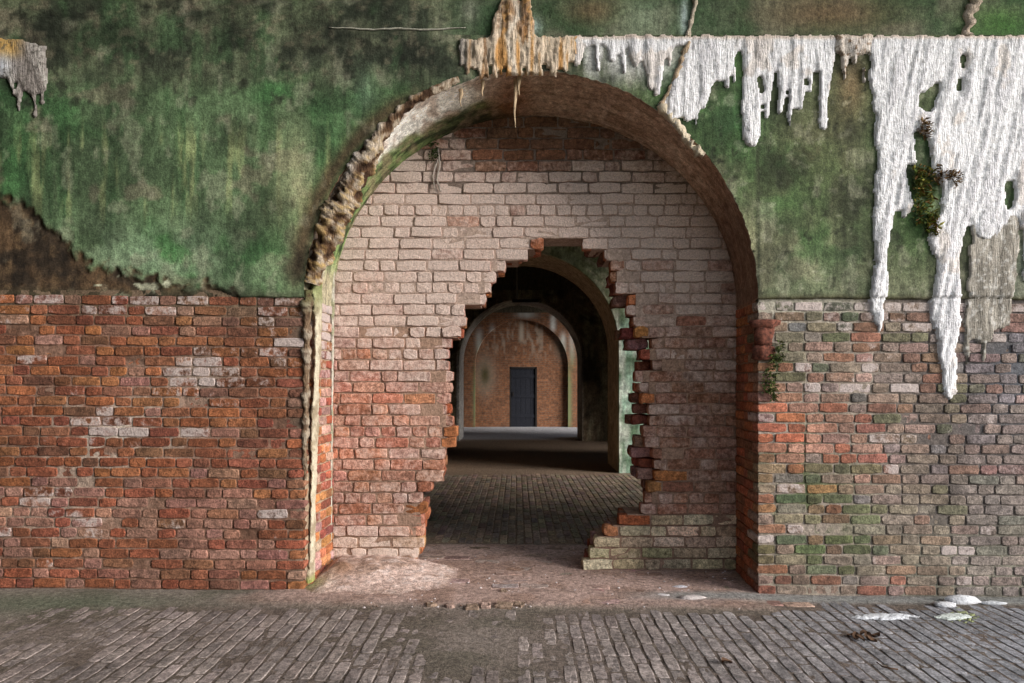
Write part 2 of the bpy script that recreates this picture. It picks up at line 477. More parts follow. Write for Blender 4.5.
def front_wall():
    us = np.concatenate([np.arange(-420, -30, 15), np.arange(-30, 1054, 2.0), np.arange(1054, 1440, 15)])
    vs_ = np.concatenate([np.arange(36, 297.5, 2.0), [297.5, 299.5]])
    nu, nv = len(us), len(vs_)
    U, V = np.meshgrid(us, vs_, indexing='ij')
    # ragged arch edge
    du, dv = U - AC_U, V - AC_V
    ang = np.arctan2(-dv, du)
    r = np.hypot(du, dv)
    Re = edge_radius(ang)
    inside = (r < Re) & (V <= 300)
    kv = ~inside
    keep = kv[:-1, :-1] | kv[1:, :-1] | kv[1:, 1:] | kv[:-1, 1:]
    Uo = np.where(inside, AC_U + np.cos(ang) * Re, U); Vo = np.where(inside, AC_V - np.sin(ang) * Re, V)
    Vo = np.where(inside & (V > AC_V), V, Vo); Uo = np.where(inside & (V > AC_V), AC_U + np.sign(du) * AR, Uo)
    col, lost = plaster_colour(Uo, Vo)
    y = D1 - 0.014 + 0.010 * (fbm(Uo / 40, Vo / 40, 21) - .5) + 0.005 * (fbm(Uo / 8, Vo / 8, 22) - .5)
    y = y + lost * (0.016 + 0.012 * fbm(Uo / 9, Vo / 9, 23)) 
    y[:, -1] = D1 + 0.05
    # slight tilt of the lower edge (lower by a finger's width towards the right)
    Vt = Vo + np.where(Vo > 285, (Uo - 512) * 0.003 + 2.0 * (fbm(Uo / 20, Uo * 0, 24) - .5), 0)
    P = np.stack([X(Uo), y, Z(Vt)], -1).reshape(-1, 3)
    q = grid_faces(nu, nv, keep, flip=True)
    P, q, cc = compact(P, q, linA(col).reshape(-1, 3))
    o = mesh_obj('wall_front', P, q, M_plaster, None, cc)
    return struct(o, 'green algae-stained plaster wall above the brick courses and around the arch')
def edge_radius(ang):
    return AR + 2.5 * (fbm(ang * 9, ang * 0, 31) - .5) + 3.0 * (fbm(ang * 40, ang * 0 + 3, 32) - .5)
wall_front = front_wall()

def soffit():
    th = np.linspace(0, math.pi, 190); ys = np.concatenate([np.linspace(0, D_IN + .05 - D1 + .014, 34), [D_BACK - D1 + .014]])
    T, Y = np.meshgrid(th, ys, indexing='ij')
    yy = Y + D1 - 0.014
    Re = edge_radius(T) / S
    fr = np.exp(-Y / 0.08)
    Rr = (Re * fr + (RC + .003) * (1 - fr)) + 0.014 * (fbm(T * 6, Y * 9, 33) - .5) + 0.008 * (fbm(T * 40, Y * 30, 34) - .5)
    Rr = Rr - .075 * sstep(.05, 1.0, Y / (D_IN - D1)) * np.sin(T) ** 2
    Px = arch_x(yy) + np.cos(T) * Rr; Pz = ZC + np.sin(T) * Rr
    P = np.stack([Px, yy, Pz], -1).reshape(-1, 3)
    d = Y / (D_IN - D1)                       # 0 at the front edge, 1 at the infill
    deg = np.degrees(T)
    n1 = fbm(T * 14, Y * 5, 35); n2 = fbm(T * 40, Y * 30, 36); ns = fbm(T * 5, Y * 34, 37)
    c = np.zeros(T.shape + (3,)) + np.array((172, 148, 128.))
    c = mixc(c, (124, 100, 82), sstep(.5, .64, ns) * .7)
    c = mixc(c, (198, 176, 158), sstep(.55, .7, n1) * .6)
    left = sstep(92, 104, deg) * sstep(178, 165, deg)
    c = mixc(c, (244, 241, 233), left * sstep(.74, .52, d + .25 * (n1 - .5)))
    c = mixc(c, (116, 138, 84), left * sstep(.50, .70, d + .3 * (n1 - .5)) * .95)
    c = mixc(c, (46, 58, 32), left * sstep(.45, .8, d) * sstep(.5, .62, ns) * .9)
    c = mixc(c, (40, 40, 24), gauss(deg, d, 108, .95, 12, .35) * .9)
    c = mixc(c, (112, 66, 40), gauss(deg, d, 97, .7, 6, .5) * .8)
    c = mixc(c, (188, 168, 150), gauss(deg, d, 50, .35, 5, .8) * .75)
    c = mixc(c, (150, 122, 104), sstep(.45, .62, fbm(T * 22, Y * 12, 38)) * .5)
    c = mixc(c, (110, 84, 60), sstep(.07, .03, d) * sstep(112, 125, deg) * .9)
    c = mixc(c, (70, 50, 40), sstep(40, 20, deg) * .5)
    c = mixc(c, (150, 146, 120), sstep(165, 178, deg) * .8)
    q = grid_faces(len(th), len(ys), flip=False)
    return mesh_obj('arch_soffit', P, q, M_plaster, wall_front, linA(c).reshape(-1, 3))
soffit()

# ---------------------------------------------------------------- brick colours
ORANGE = [(178, 100, 56), (166, 92, 54), (152, 80, 48), (184, 112, 64), (160, 96, 60)]
RED = [(160, 82, 56), (148, 74, 52), (136, 70, 52), (170, 90, 64)]
BROWN = [(128, 82, 62), (114, 76, 60), (138, 96, 74)]
PINK = [(172, 128, 116), (160, 118, 106), (178, 140, 126), (156, 110, 100)]
GREYB = [(138, 116, 102), (126, 106, 94), (148, 122, 106), (132, 118, 108)]
BLUE = [(108, 108, 122), (98, 100, 116), (118, 112, 118)]
GREEN = [(84, 98, 58), (72, 88, 54), (100, 108, 74), (62, 84, 58)]
def pick(lst, j=10):
    c = rng.choice(lst); k = 1 + rng.uniform(-.10, .10)
    m = sum(c) / 3; c = tuple(m + (x - m) * .80 for x in c)
    return tuple(max(0, min(255, x * k + rng.uniform(-j, j) * .6)) for x in c)
def wpick(*pairs):
    t = sum(w for _, w in pairs); r = rng.uniform(0, t)
    for lst, w in pairs:
        r -= w
        if r <= 0: return pick(lst)
    return pick(pairs[-1][0])
def g1(u, v, cu, cv, ru, rv): return math.exp(-(((u - cu) / ru) ** 2 + ((v - cv) / rv) ** 2))
def left_brick(u, v):
    topz = float(sstep(345, 305, v)); low = float(sstep(455, 520, v))
    org = 1.2 * g1(u, v, 30, 350, 90, 50) + .9 * g1(u, v, 200, 400, 120, 60) + .35
    c = wpick((ORANGE, org * (1 - .5 * low)), (RED, .55), (BROWN, .35 + .3 * g1(u, v, 290, 400, 40, 120)), (PINK, .1 + 1.1 * topz * (1 if u > 45 else .1) + .9 * low))
    if v < 345 and u > 180: c = tuple(.75 * a + .25 * b for a, b in zip(c, (96, 88, 70)))
    a = .22 + .5 * g1(u, v, 195, 376, 42, 26) + .34 * g1(u, v, 110, 425, 60, 26) + .3 * g1(u, v, 50, 500, 50, 20) + .22 * topz + .25 * g1(u, v, 275, 350, 30, 40) + .18 * g1(u, v, 290, 540, 30, 40)
    if rng.random() < .05: a += .25
    c = tuple(.62 * p + .38 * q for p, q in zip(c, (136, 86, 60)))
    c = tuple(x * .90 for x in c)
    return c, min(.85, a + rng.uniform(-.12, .12))
def right_brick(u, v):
    gz = 1.6 * g1(u, v, 800, 500, 50, 62) + 1.2 * g1(u, v, 778, 352, 18, 30) + .9 * g1(u, v, 775, 450, 16, 16) + .7 * g1(u, v, 850, 540, 70, 35) + .5 * g1(u, v, 830, 325, 60, 22) + .2
    oz = 1.7 * g1(u, v, 780, 425, 60, 34) + .8 * g1(u, v, 765, 540, 12, 50) + .4 * g1(u, v, 850, 450, 60, 40) + .08
    bz = 1.5 * g1(u, v, 1010, 380, 50, 50)  # far right: blue of the daylight painted into the bricks
    c = wpick((GREEN, gz), (ORANGE, oz * .4), (RED, oz + .12), (GREYB, .9 + .5 * float(sstep(850, 920, u))), (PINK, .22), (BLUE, bz + .12), (BROWN, .3))
    if u > 900 and v > 480: c = tuple(.6 * a + .4 * b for a, b in zip(c, (132, 132, 112)))
    if u > 960: c = tuple(.66 * a + .34 * b for a, b in zip(c, (108, 112, 130)))  # daylight tint from the right end put into the brick colour
    a = .2 + .42 * float(sstep(330, 306, v)) + .3 * g1(u, v, 860, 370, 40, 30) + .2 * g1(u, v, 900, 560, 100, 25)
    if rng.random() < .07: a += .3
    gm = min(.75, .55 * gz); om = min(.7, .5 * oz)
    loc = tuple(p * (1 - gm) + q * gm for p, q in zip((130, 112, 104), (88, 98, 66)))
    loc = tuple(p * (1 - om) + q * om for p, q in zip(loc, (176, 100, 72)))
    c = tuple(.5 * p + .5 * q for p, q in zip(c, loc))
    return c, min(.85, a + rng.uniform(-.12, .12))

# ---------------------------------------------------------------- brick walls left and right of the arch
CP = 10.14 / S       # course height
def mortar_grid(name, u0, u1, v0, v1, colf, y, label):
    us = np.arange(u0, u1 + 3, 3.0); us = us[us <= u1 + 1e-6]; us = np.append(us, u1) if us[-1] < u1 else us
    vs_ = np.arange(v0, v1 + 2, 3.0)
    U, V = np.meshgrid(us, vs_, indexing='ij')
    P = np.stack([X(U), y + 0.009 * (fbm(U / 6, V / 6, 41) - .5), Z(V)], -1).reshape(-1, 3)
    o = mesh_obj(name, P, grid_faces(len(us), len(vs_), flip=True), M_mortar, None, linA(colf(U, V)).reshape(-1, 3))
    return struct(o, label)
def mort_left(u, v):
    c = np.zeros(u.shape + (3,)) + np.array((128, 98, 82.))
    n = fbm(u / 22, v / 16, 43)
    c = mixc(c, (92, 66, 52), sstep(.5, .62, n) * .8)
    c = mixc(c, (190, 178, 164), np.clip(gauss(u, v, 120, 430, 80, 40) + .6 * gauss(u, v, 60, 510, 70, 50), 0, 1) * sstep(.36, .56, n + .05) * .95)
    c = mixc(c, (150, 138, 124), gauss(u, v, 195, 376, 45, 28) * .7)
    c = mixc(c, (96, 88, 70), sstep(335, 300, v) * .6)
    c = mixc(c, (120, 108, 94), sstep(280, 305, u) * .7)
    return c
def mort_right(u, v):
    c = np.zeros(u.shape + (3,)) + np.array((142, 130, 118.))
    n = fbm(u / 26, v / 18, 44)
    c = mixc(c, (86, 78, 74), sstep(860, 930, u) * .85)
    c = mixc(c, (84, 92, 60), np.clip(1.2 * gauss(u, v, 800, 500, 50, 62) + gauss(u, v, 780, 352, 20, 30), 0, 1) * sstep(.4, .6, n) * .8)
    c = mixc(c, (160, 156, 140), sstep(335, 305, v) * sstep(880, 840, u) * .8)
    c = mixc(c, (84, 88, 96), gauss(u, v, 1015, 380, 50, 60) * .7)  # joints tinted with the same painted daylight blue
    c = mixc(c, (130, 128, 110), sstep(500, 560, v) * sstep(850, 920, u) * .6)
    return c
uJL, uJR = AC_U - AR, AC_U + AR
wall_left = mortar_grid('wall_left', -415, uJL - 2, 290, 605, mort_left, D1 + .008, 'weathered orange-red brick wall left of the arch under green plaster')
wall_right = mortar_grid('wall_right', uJR + 2, 1430, 290, 612, mort_right, D1 + .0085, 'grey and red brick wall with green patches right of the arch')

def flemish(bs, corner_u, direction, u_end, v_base, slope, n, colf):
    ST, HD = 30.7 / S, 17.6 / S
    for k in range(n):
        x = 0.0; seq = k % 2
        first = True
        xc = float(X(corner_u))
        while True:
            isH = (seq == 1)
            if first and isH: w = HD
            else: w = (HD if isH else ST)
            if first and not isH: w = ST * .62 if rng.random() < .35 else ST
            w *= 1 + rng.uniform(-.06, .06)
            if rng.random() < .10 and not first:
                isH = not isH; w = HD if isH else ST
            xm = xc + direction * (x + w / 2)
            u = 517 + xm * S
            if (direction > 0 and u > u_end) or (direction < 0 and u < u_end): break
            vb = v_base + slope * (u - 512)
            # courses tilt slightly less towards the top
            zc = float(Z(vb)) + (k + .5) * CP - slope * 0 + rng.uniform(-.0022, .0022)
            v = 384 - (zc - H) * S
            L = w - .0075 - rng.uniform(0, .003); Ht = CP - .0068 - rng.uniform(0, .0025)
            dep = (.205 if isH else .098) if first else .06
            yf = D1 + rng.uniform(-.0035, .0045) + (.006 if rng.random() < .06 else 0)
            c, a = colf(u, v)
            wgt = in_frame(u, v, w * S / 2, 5)
            bs.add('header' if w < .15 else 'stretcher', L, Ht, dep, (xm, yf, zc), (rng.uniform(-.01, .01), rng.uniform(-.008, .008), rng.uniform(-.012, .012)), lin(c), a, wgt)
            x += w; first = False; seq = 1 - seq
bsL, bsR = BrickSet(), BrickSet()
flemish(bsL, uJL, -1, -400, 592.6, 0.009, 29, left_brick)
flemish(bsR, uJR, 1, 1420, 593.6, 0.006, 29, right_brick)
bsL.build(wall_left, mat=M_brick)
bsR.build(wall_right, mat=M_brick)

# jambs of the arch: mortar strip and bricks
def jamb(name, side, label, colf):
    ys = np.linspace(D1 + .03, D_BACK, 40); zs = np.linspace(-.06, ZC + .01, 90)
    Yg, Zg = np.meshgrid(ys, zs, indexing='ij')
    xj = (JR if side > 0 else JL) + SKEW * (Yg - D1)
    P = np.stack([xj + side * .012 + .005 * (fbm(Yg * 40, Zg * 40, 51) - .5), Yg, Zg], -1).reshape(-1, 3)
    c = np.zeros(Yg.shape + (3,)) + np.array((140, 112, 94.) if side > 0 else (150, 130, 108.))
    o = struct(mesh_obj(name, P, grid_faces(40, 90, flip=(side < 0)), M_mortar, None, linA(c).reshape(-1, 3)), label)
    bs = BrickSet()
    for k in range(29):
        y = D1 + (.103 if (k % 2 == 0) else .21)
        zc = float(Z(593.6 + .006 * (uJR - 512) if side > 0 else 592.6 + .009 * (uJL - 512))) + (k + .5) * CP
        isH = (k % 2 == 1)
        while y < D_BACK - .03:
            w = (.117 if isH else .205) * (1 + rng.uniform(-.05, .05))
            w = min(w, D_BACK - y)
            ym = y + w / 2
            xj = (JR if side > 0 else JL) + SKEW * (ym - D1)
            c, a = colf(ym, zc)
            vis = 1.0 if y < D_IN else 0.0
            bs.add('header' if w < .15 else 'stretcher', w - .009, CP - .009, .06, (xj + rng.uniform(-.003, .003), ym, zc),
                   (0, 0, -math.pi / 2 if side > 0 else math.pi / 2), lin(c), a, vis * w)
            y += w; isH = not isH
    bs.build(o, mat=M_brick)
    return o
def jr_col(y, z): c = wpick((ORANGE, .8), (RED, .7), (BROWN, 1.0)); return tuple(.6 * p + .4 * q for p, q in zip(c, (140, 88, 62))), .14 + rng.uniform(0, .14)
def jl_col(y, z):
    c = wpick((ORANGE, .8), (RED, .6), (PINK, .6))
    return c, .30 + .35 * float(sstep(1.4, 1.9, z)) + rng.uniform(-.1, .2)
jamb('wall_jamb_right', 1, 'orange-red brick jamb on the right side of the arch', jr_col)
jamb('wall_jamb_left', -1, 'lime-streaked brick jamb on the left side of the arch', jl_col)

# ---------------------------------------------------------------- brick infill with the broken opening
SI = D1 / D_IN
IP = 11.07                                # course height in elevation units of the infill plane
HOLE = [  # v of the course, left edge of the hole, right edge of the front skin, right edge of the skin behind
 (564.5, 420, 580, 580), (553.5, 423.5, 584.6, 585), (542, 425, 588, 588), (531, 425.7, 603, 603), (520, 431, 618, 618), (509, 430, 640.5, 641),
 (498, 424, 642, 642), (487, 432.7, 646, 638), (476, 448.5, 654, 634), (465, 447.4, 651, 634), (454, 451, 652, 629), (443, 457, 643, 631),
 (432, 458.6, 641, 640), (421, 456, 647.5, 627.6), (410, 453, 648, 631), (398, 452, 639, 629), (387, 452, 639, 629), (376.5, 456, 633, 633),
 (365, 452, 652, 635), (354, 449, 640, 635), (343, 452, 648, 622), (332, 467, 632.5, 618), (321, 470, 626, 626), (310, 467, 626, 624),
 (299, 490, 626, 610), (288, 495, 613, 607), (277, 498, 607, 607), (265.5, 507.5, 608.7, 608.7), (254.5, 528.5, 597, 597), (243.5, 546, 582, 582)]
HB = 570.0
IXC, IRC = arch_x(D_IN), RC
def iu(u): return (u - 517.0) * D_IN / F
def iz(v): return H + (384.0 - v) * D_IN / F
def infill_colour(u, v, edge=False):
    c = wpick((RED, .6), (ORANGE, .5), (PINK, .9))
    c = tuple(.45 * p + .55 * q for p, q in zip(c, (172, 118, 96)))
    a = .86
    a -= .26 * float(sstep(320, 400, v)) * float(sstep(480, 440, u)) * float(sstep(545, 520, v))
    a += .10 * float(sstep(300, 260, v))
    a -= .12 * g1(u, v, 360, 330, 30, 60)
    if u > 560: a -= .16 * float(sstep(300, 420, v)) 
    rt = float(sstep(575, 680, u)) * float(sstep(215, 300, v))  # right part browner, less lime: jamb shade put into the colour
    c = tuple(x * (1 - .5 * rt) + y * .5 * rt for x, y in zip(c, (130, 100, 82))); a -= .10 * rt
    if u > 570 and v > 515: c = pick([(190, 168, 136), (180, 158, 126), (168, 148, 116)]); a = .5 - .2 * float(sstep(620, 700, u))
    if v > 540 and u < 440: c = tuple(.6 * x + .4 * y for x, y in zip(c, (128, 120, 70)))
    sc = float(sstep(215, 130, v)) * (.35 + .65 * float(sstep(430, 560, u)))  # upper courses: mould, plus shade of the arch painted in
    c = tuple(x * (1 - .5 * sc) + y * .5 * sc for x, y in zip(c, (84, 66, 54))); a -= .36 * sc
    if edge and rng.random() < .4: c = pick(ORANGE); a *= .6
    if rng.random() < .05: a *= .75
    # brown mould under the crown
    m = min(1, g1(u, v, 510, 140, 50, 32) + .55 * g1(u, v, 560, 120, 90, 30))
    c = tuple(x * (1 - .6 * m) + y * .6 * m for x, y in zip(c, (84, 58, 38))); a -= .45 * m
    return c, max(.05, min(.92, a + rng.uniform(-.08, .08)))
core = Join()
wall_in_bs = BrickSet()
THICK = .36
nC = int((HB - 100) / IP) + 1
holev = [h[0] for h in HOLE]
for k in range(nC):
    vc = HB - (k + .5) * IP
    zc = iz(vc); zl, zh = iz(vc + IP / 2), iz(vc - IP / 2)
    # limits inside the arch
    zt = zh
    dz = max(0.0, zt - ZC)
    if dz >= IRC: break
    half = math.sqrt(IRC ** 2 - dz ** 2)
    dz2 = max(0.0, zl - ZC); half2 = math.sqrt(max(0, IRC ** 2 - dz2 ** 2))
    xl, xr = IXC - half2 - .01, IXC + half2 + .01
    hole = None
    j = min(range(len(HOLE)), key=lambda q: abs(holev[q] - vc))
    if abs(holev[j] - vc) < 6.2: hole = HOLE[j]
    spans = [(xl, xr, 0, 0, None)] if hole is None else [(xl, iu(hole[1]), 0, 1, None), (iu(hole[2]), xr, 1, 0, hole[3])]
    hd = k in (6, 12, 19, 25, 32)
    offs = rng.uniform(0, .2)
    for (a, b, e0, e1, rear) in spans:
        mcol = linA(np.array((168, 146, 132.) if vc < 330 else (150, 122, 104.)) * (1 if vc < 480 else .92) * (1 if vc > 190 else .72))  # upper joints darkened too, mould and arch shade in the colour
        if b - a < .05: continue
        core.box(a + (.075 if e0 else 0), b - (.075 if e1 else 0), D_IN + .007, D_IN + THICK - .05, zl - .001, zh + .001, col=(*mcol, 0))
        W = (.117 if hd else .2415)
        # bricks start from the broken edge so that the teeth are whole or half bricks
        segs = []
        if e1: x = b; d = -1
        elif e0: x = a; d = 1
        else: x = a + offs - .2; d = 1
        first = True
        while (d > 0 and x < b - .012) or (d < 0 and x > a + .012):
            w = W * (1 + rng.uniform(-.05, .05))
            if not hd and rng.random() < .22: w = .121
            if first and not hd and (k % 2): w = .121 if rng.random() < .6 else .19
            p0, p1 = (x, x + w) if d > 0 else (x - w, x)
            q0, q1 = max(p0, a), min(p1, b)
            if q1 - q0 > .03: segs.append((q0, q1, first and (e0 or e1)))
            x += d * w; first = False
        for (p0, p1, edge) in segs:
            xm = (p0 + p1) / 2; w = p1 - p0
            u = 517 + xm * F / D_IN
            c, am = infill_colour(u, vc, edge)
            yf = D_IN + rng.uniform(-.006, .006) + (rng.uniform(-.004, .012) if edge else 0)
            kind = ('wash_broken' if edge and rng.random() < .6 else ('wash_header' if w < .16 else 'wash_stretcher'))
            rz = rng.uniform(-.025, .025) + (rng.uniform(-.05, .05) if edge else 0)
            ry = rng.uniform(-.010, .010)
            if edge and e0 and kind == 'wash_broken': ry += math.pi      # broken end points to the hole
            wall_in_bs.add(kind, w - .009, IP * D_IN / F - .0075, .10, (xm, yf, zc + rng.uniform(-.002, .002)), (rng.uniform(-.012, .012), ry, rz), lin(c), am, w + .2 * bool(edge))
        if e0 and rear is not None:       # skins behind, left standing further out
            for (ry0, ry1, extra) in ((D_IN + .115, .105, 0.0), (D_IN + .225, .12, rng.uniform(-.03, .05))):
                xa = (rear - 517) * (ry0) / F + extra
                xa = min(xa, a + .10)
                c = pick(RED + BROWN + PINK)
                wall_in_bs.add('wash_broken', .20, IP * D_IN / F - .008, ry1, (xa + .10, ry0, zc), (0, math.pi, rng.uniform(-.04, .04)), lin(c) * .8, .08, .5 if extra == 0 else .35)
        if e1 and hole is not None:
            for (ry0, ry1) in ((D_IN + .115, .105), (D_IN + .225, .12)):
                xb = b - rng.uniform(.0, .06)
                wall_in_bs.add('wash_broken', .20, IP * D_IN / F - .008, ry1, (xb - .10, ry0, zc), (0, 0, rng.uniform(-.04, .04)), lin(pick(RED + ORANGE)), .08, .12)
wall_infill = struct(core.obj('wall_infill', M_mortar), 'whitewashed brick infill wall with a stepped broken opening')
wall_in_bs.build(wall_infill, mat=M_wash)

# ---------------------------------------------------------------- floor
def floor_mesh():
    xs = np.concatenate([np.arange(X_LEFT - .5, -3.6, .2), np.arange(-3.6, 3.6, .03), np.arange(3.6, X_RIGHT + .01, .2), [X_RIGHT]])
    ys = np.concatenate([np.arange(-.4, 2.9, .15), np.arange(2.9, 6.0, .022), np.arange(6.0, 10.7, .06), np.arange(10.7, 23, .25)])
    Xg, Yg = np.meshgrid(xs, ys, indexing='ij')
    base = floor_z(Xg) * sstep(7, 5.5, Yg)
    n1 = fbm(Xg * 3, Yg * 3, 61); n2 = fbm(Xg * 14, Yg * 14, 62)
    room1 = sstep(4.62, 4.5, Yg)
    thr = sstep(4.20, 4.34, Yg + .14 * (n1 - .5)) * sstep(6.0, 5.85, Yg) * sstep(1.95, 1.45, np.abs(Xg - .05) + .5 * (n1 - .5))
    # dirt lies over the bricks on the left and in the middle
    cover = np.clip(.95 * sstep(-1.9, -3.3, Xg + 1.2 * (n1 - .5)) + .9 * gauss(Xg, Yg, -.22, 3.75, .42, .55) + .8 * sstep(4.12, 4.30, Yg) * (Xg < 1.6) + .75 * sstep(4.36, 4.46, Yg), 0, 1) * sstep(4.7, 4.5, Yg)
    z = base - .0032 + cover * (.0028 + .008 * n1) + .007 * (n2 - .5)
    z = np.where(Yg > 5.9, base - .0045 + .007 * (n2 - .5), z)
    z = z + thr * (.012 + .016 * (n1 - .5)) + .10 * 0
    c = np.zeros(Xg.shape + (3,)) + np.array((128, 118, 110.))
    c = mixc(c, (96, 92, 80), sstep(.45, .62, n1) * .7)
    c = mixc(c, (172, 146, 136), thr * .9)
    c = mixc(c, (134, 108, 94), thr * sstep(.48, .62, fbm(Xg * 4, Yg * 7, 63)) * .5)
    c = mixc(c, (92, 100, 82), gauss(Xg, Yg, -2.9, 4.25, .9, .22) * .8)
    c = mixc(c, (92, 80, 72), (1 - cover) * room1 * .75)
    c = mixc(c, (128, 130, 128), sstep(4.35, 4.45, Yg) * room1 * sstep(.5, 1.2, Xg) * .8)
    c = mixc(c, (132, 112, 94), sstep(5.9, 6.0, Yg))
    c = mixc(c, (172, 172, 176), sstep(16.7, 17.6, Yg))  # fourth casemate: daylight on the floor painted as a paler colour
    P = np.stack([Xg, Yg, z], -1).reshape(-1, 3)
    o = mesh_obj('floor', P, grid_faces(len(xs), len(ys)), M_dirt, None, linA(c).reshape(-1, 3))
    return struct(o, 'brick-paved casemate floor partly covered in dirt')
floor = floor_mesh()
PV = [(136, 124, 118), (130, 119, 114), (140, 128, 121), (126, 115, 110), (133, 120, 112)]
bsF = BrickSet()
def pave(x0, x1, y0, y1, room):
    ncol = int((x1 - x0) / .074)
    for i in range(ncol):
        xc = x0 + (i + .5) * .074
        y = y0 - rng.uniform(0, .2) if room == 1 else y0 - (i % 2) * .1
        wob = rng.uniform(-.002, .002)
        while y < y1:
            L = .205 * (1 + rng.uniform(-.06, .06))
            ym = y + L / 2
            if ym + L * .5 < y1 + (.03 * rng.uniform(-1, 1)) and ym > y0:
                z = float(floor_z(xc)) * (1 if room == 1 else 0) + rng.uniform(-.0025, .0015)
                c = pick(PV, 2); c = tuple(.5 * p + .5 * q for p, q in zip(c, (134, 122, 117)))
                if room == 2: c = pick([(140, 118, 100), (128, 108, 92), (148, 126, 106)])
                else:
                    t = float(sstep(.3, 2.6, xc)); c = tuple(p * (1 - .5 * t) + q * .5 * t for p, q in zip(c, (128, 138, 150)))  # pavers turn bluer rightwards, daylight tint put into their colour
                u = 517 + F * xc / ym; v = 384 + F * H / ym
                wgt = 0
                if room == 1 and ym > 3.0 and -2.75 < xc:
                    wgt = in_frame(u, v, .035 * F / ym, 7) 
                bsF.add('paver', .0675 - rng.uniform(0, .004), L - .006 - rng.uniform(0, .004), .05, (xc + wob, ym, z), (-math.pi / 2 + rng.uniform(-.008, .008), rng.uniform(-.018, .018), rng.uniform(-.012, .012)), lin(c), .16 + rng.uniform(-.1, .14), wgt)
            y += L
pave(-4.0, 1.55, .5, 4.29, 1)
pave(1.55, 4.4, .5, 4.47, 1)
pave(-2.6, 2.9, 6.0, 10.6, 2)
bsF.build(floor, name='paver', rest='paver_field', mat=M_paver)

# cross-laid bricks of the threshold, mostly under dirt
thr = BrickSet()
for r in range(14):
    y = 4.36 + r * .107
    x = -1.3 - rng.uniform(0, .2)
    while x < 1.75:
        L = .205 * (1 + rng.uniform(-.05, .05))
        if y < 4.5 or JL + .1 < x < JR - .2:
            zz = float(floor_z(x)) + .004 + rng.uniform(-.012, .008)
            thr.add('paver', .098, L - .01, .05, (x + L / 2, y, zz), (-math.pi / 2, rng.uniform(-.03, .03), math.pi / 2 + rng.uniform(-.03, .03)), lin(pick([(162, 128, 118), (150, 118, 106), (168, 140, 130), (140, 108, 94)])), .3 + rng.uniform(-.15, .2), 0)
        x += L
thr.build(floor, rest='threshold_bricks', mat=M_paver)

# ---------------------------------------------------------------- rooms behind: arched cross walls, vaults, ends
def arch_wall(name, yf, yb, cx, zc, r, mat, colf, label, zmax=Z_SPRING + .02, x0=X_LEFT, x1=X_RIGHT, nb=48, fine=.12, recess=None):
    """cross wall with a round-headed passage: front face, soffit and jambs, back face"""
    V = []; Fc = []; 
    th = np.linspace(0, math.pi, nb)
    prof = [(cx + r, -.06)] + [(cx + r, z) for z in np.linspace(.2, zc - .05, 14)] + [(cx + r * math.cos(t), zc + r * math.sin(t)) for t in th] + [(cx - r, z) for z in np.linspace(zc - .05, .2, 14)] + [(cx - r, -.06)]
    n = len(prof)
    def outer(px, pz, i):
        if pz <= zc: return (x1 if px > cx else x0, pz)
        # ray from arch centre to rectangle
        dx, dz = px - cx, pz - zc
        t = 1e9
        if dx > 1e-6: t = min(t, (x1 - cx) / dx)
        if dx < -1e-6: t = min(t, (x0 - cx) / dx)
        if dz > 1e-6: t = min(t, (zmax - zc) / dz)
        return (cx + dx * t, zc + dz * t)
    rings = 26
    for y in (yf, yb):
        base = len(V)
        for i, (px, pz) in enumerate(prof):
            ox, oz = outer(px, pz, i)
            for k in range(rings):
                t = (k / (rings - 1)) ** 1.6
                V.append((px + (ox - px) * t, y, pz + (oz - pz) * t))
        for i in range(n - 1):
            for k in range(rings - 1):
                a = base + i * rings + k
                q = (a, a + rings, a + rings + 1, a + 1)
                Fc.append(q if y == yf else q[::-1])
    nfb = len(V); m = 10
    for i, (px, pz) in enumerate(prof):
        for k in range(m): V.append((px, yf + (yb - yf) * k / (m - 1), pz))
    for i in range(n - 1):
        for k in range(m - 1):
            a = nfb + i * m + k
            Fc.append((a, a + 1, a + m + 1, a + m))
    V = np.array(V)
    cols = colf(V, yf, yb, cx, zc, r)
    o = mesh_obj(name, V, Fc, mat, None, cols, True)
    return struct(o, label)
def dark_plaster_col(seed, base, streak):
    def f(V, yf, yb, cx, zc, r):
        x, y, z = V[:, 0], V[:, 1], V[:, 2]
        n = fbm(x * 3 + y, z * 3, seed); s = fbm((x + y) * 9, z * .8, seed + 1)
        c = np.zeros((len(V), 3)) + np.array(base, float)
        c = mixc(c, np.array(base) * .6, sstep(.5, .62, n))
        c = mixc(c, streak, sstep(.55, .68, s) * .7)
        ins = np.abs(np.hypot(x - cx, np.maximum(z - zc, 0)) - r) < .03
        c = mixc(c, (212, 206, 198), ins * np.where(x < cx, sstep(3.3, 2.6, z), .25) * .95)  # left reveal whitened: light from the right painted in
        return linA(c)
    return f
def a2_col(V, yf, yb, cx, zc, r):
    x, y, z = V[:, 0], V[:, 1], V[:, 2]
    n = fbm(x * 5, z * 5, 71); s = fbm(x * 20, z * 3, 72)
    c = np.zeros((len(V), 3)) + np.array((150, 178, 158.))
    c = mixc(c, (84, 108, 82), sstep(.45, .6, n))
    c = mixc(c, (216, 218, 206), sstep(.5, .64, s) * .8)
    c = mixc(c, (176, 168, 130), sstep(2.2, 2.8, z) * .5)
    ins = (y > yf + .02)
    c[ins] = (176, 154, 128)
    return linA(c)
PERIOD = 6.1
Y2, Y3, Y4 = 10.70, 16.75, 22.1
WT = 1.36
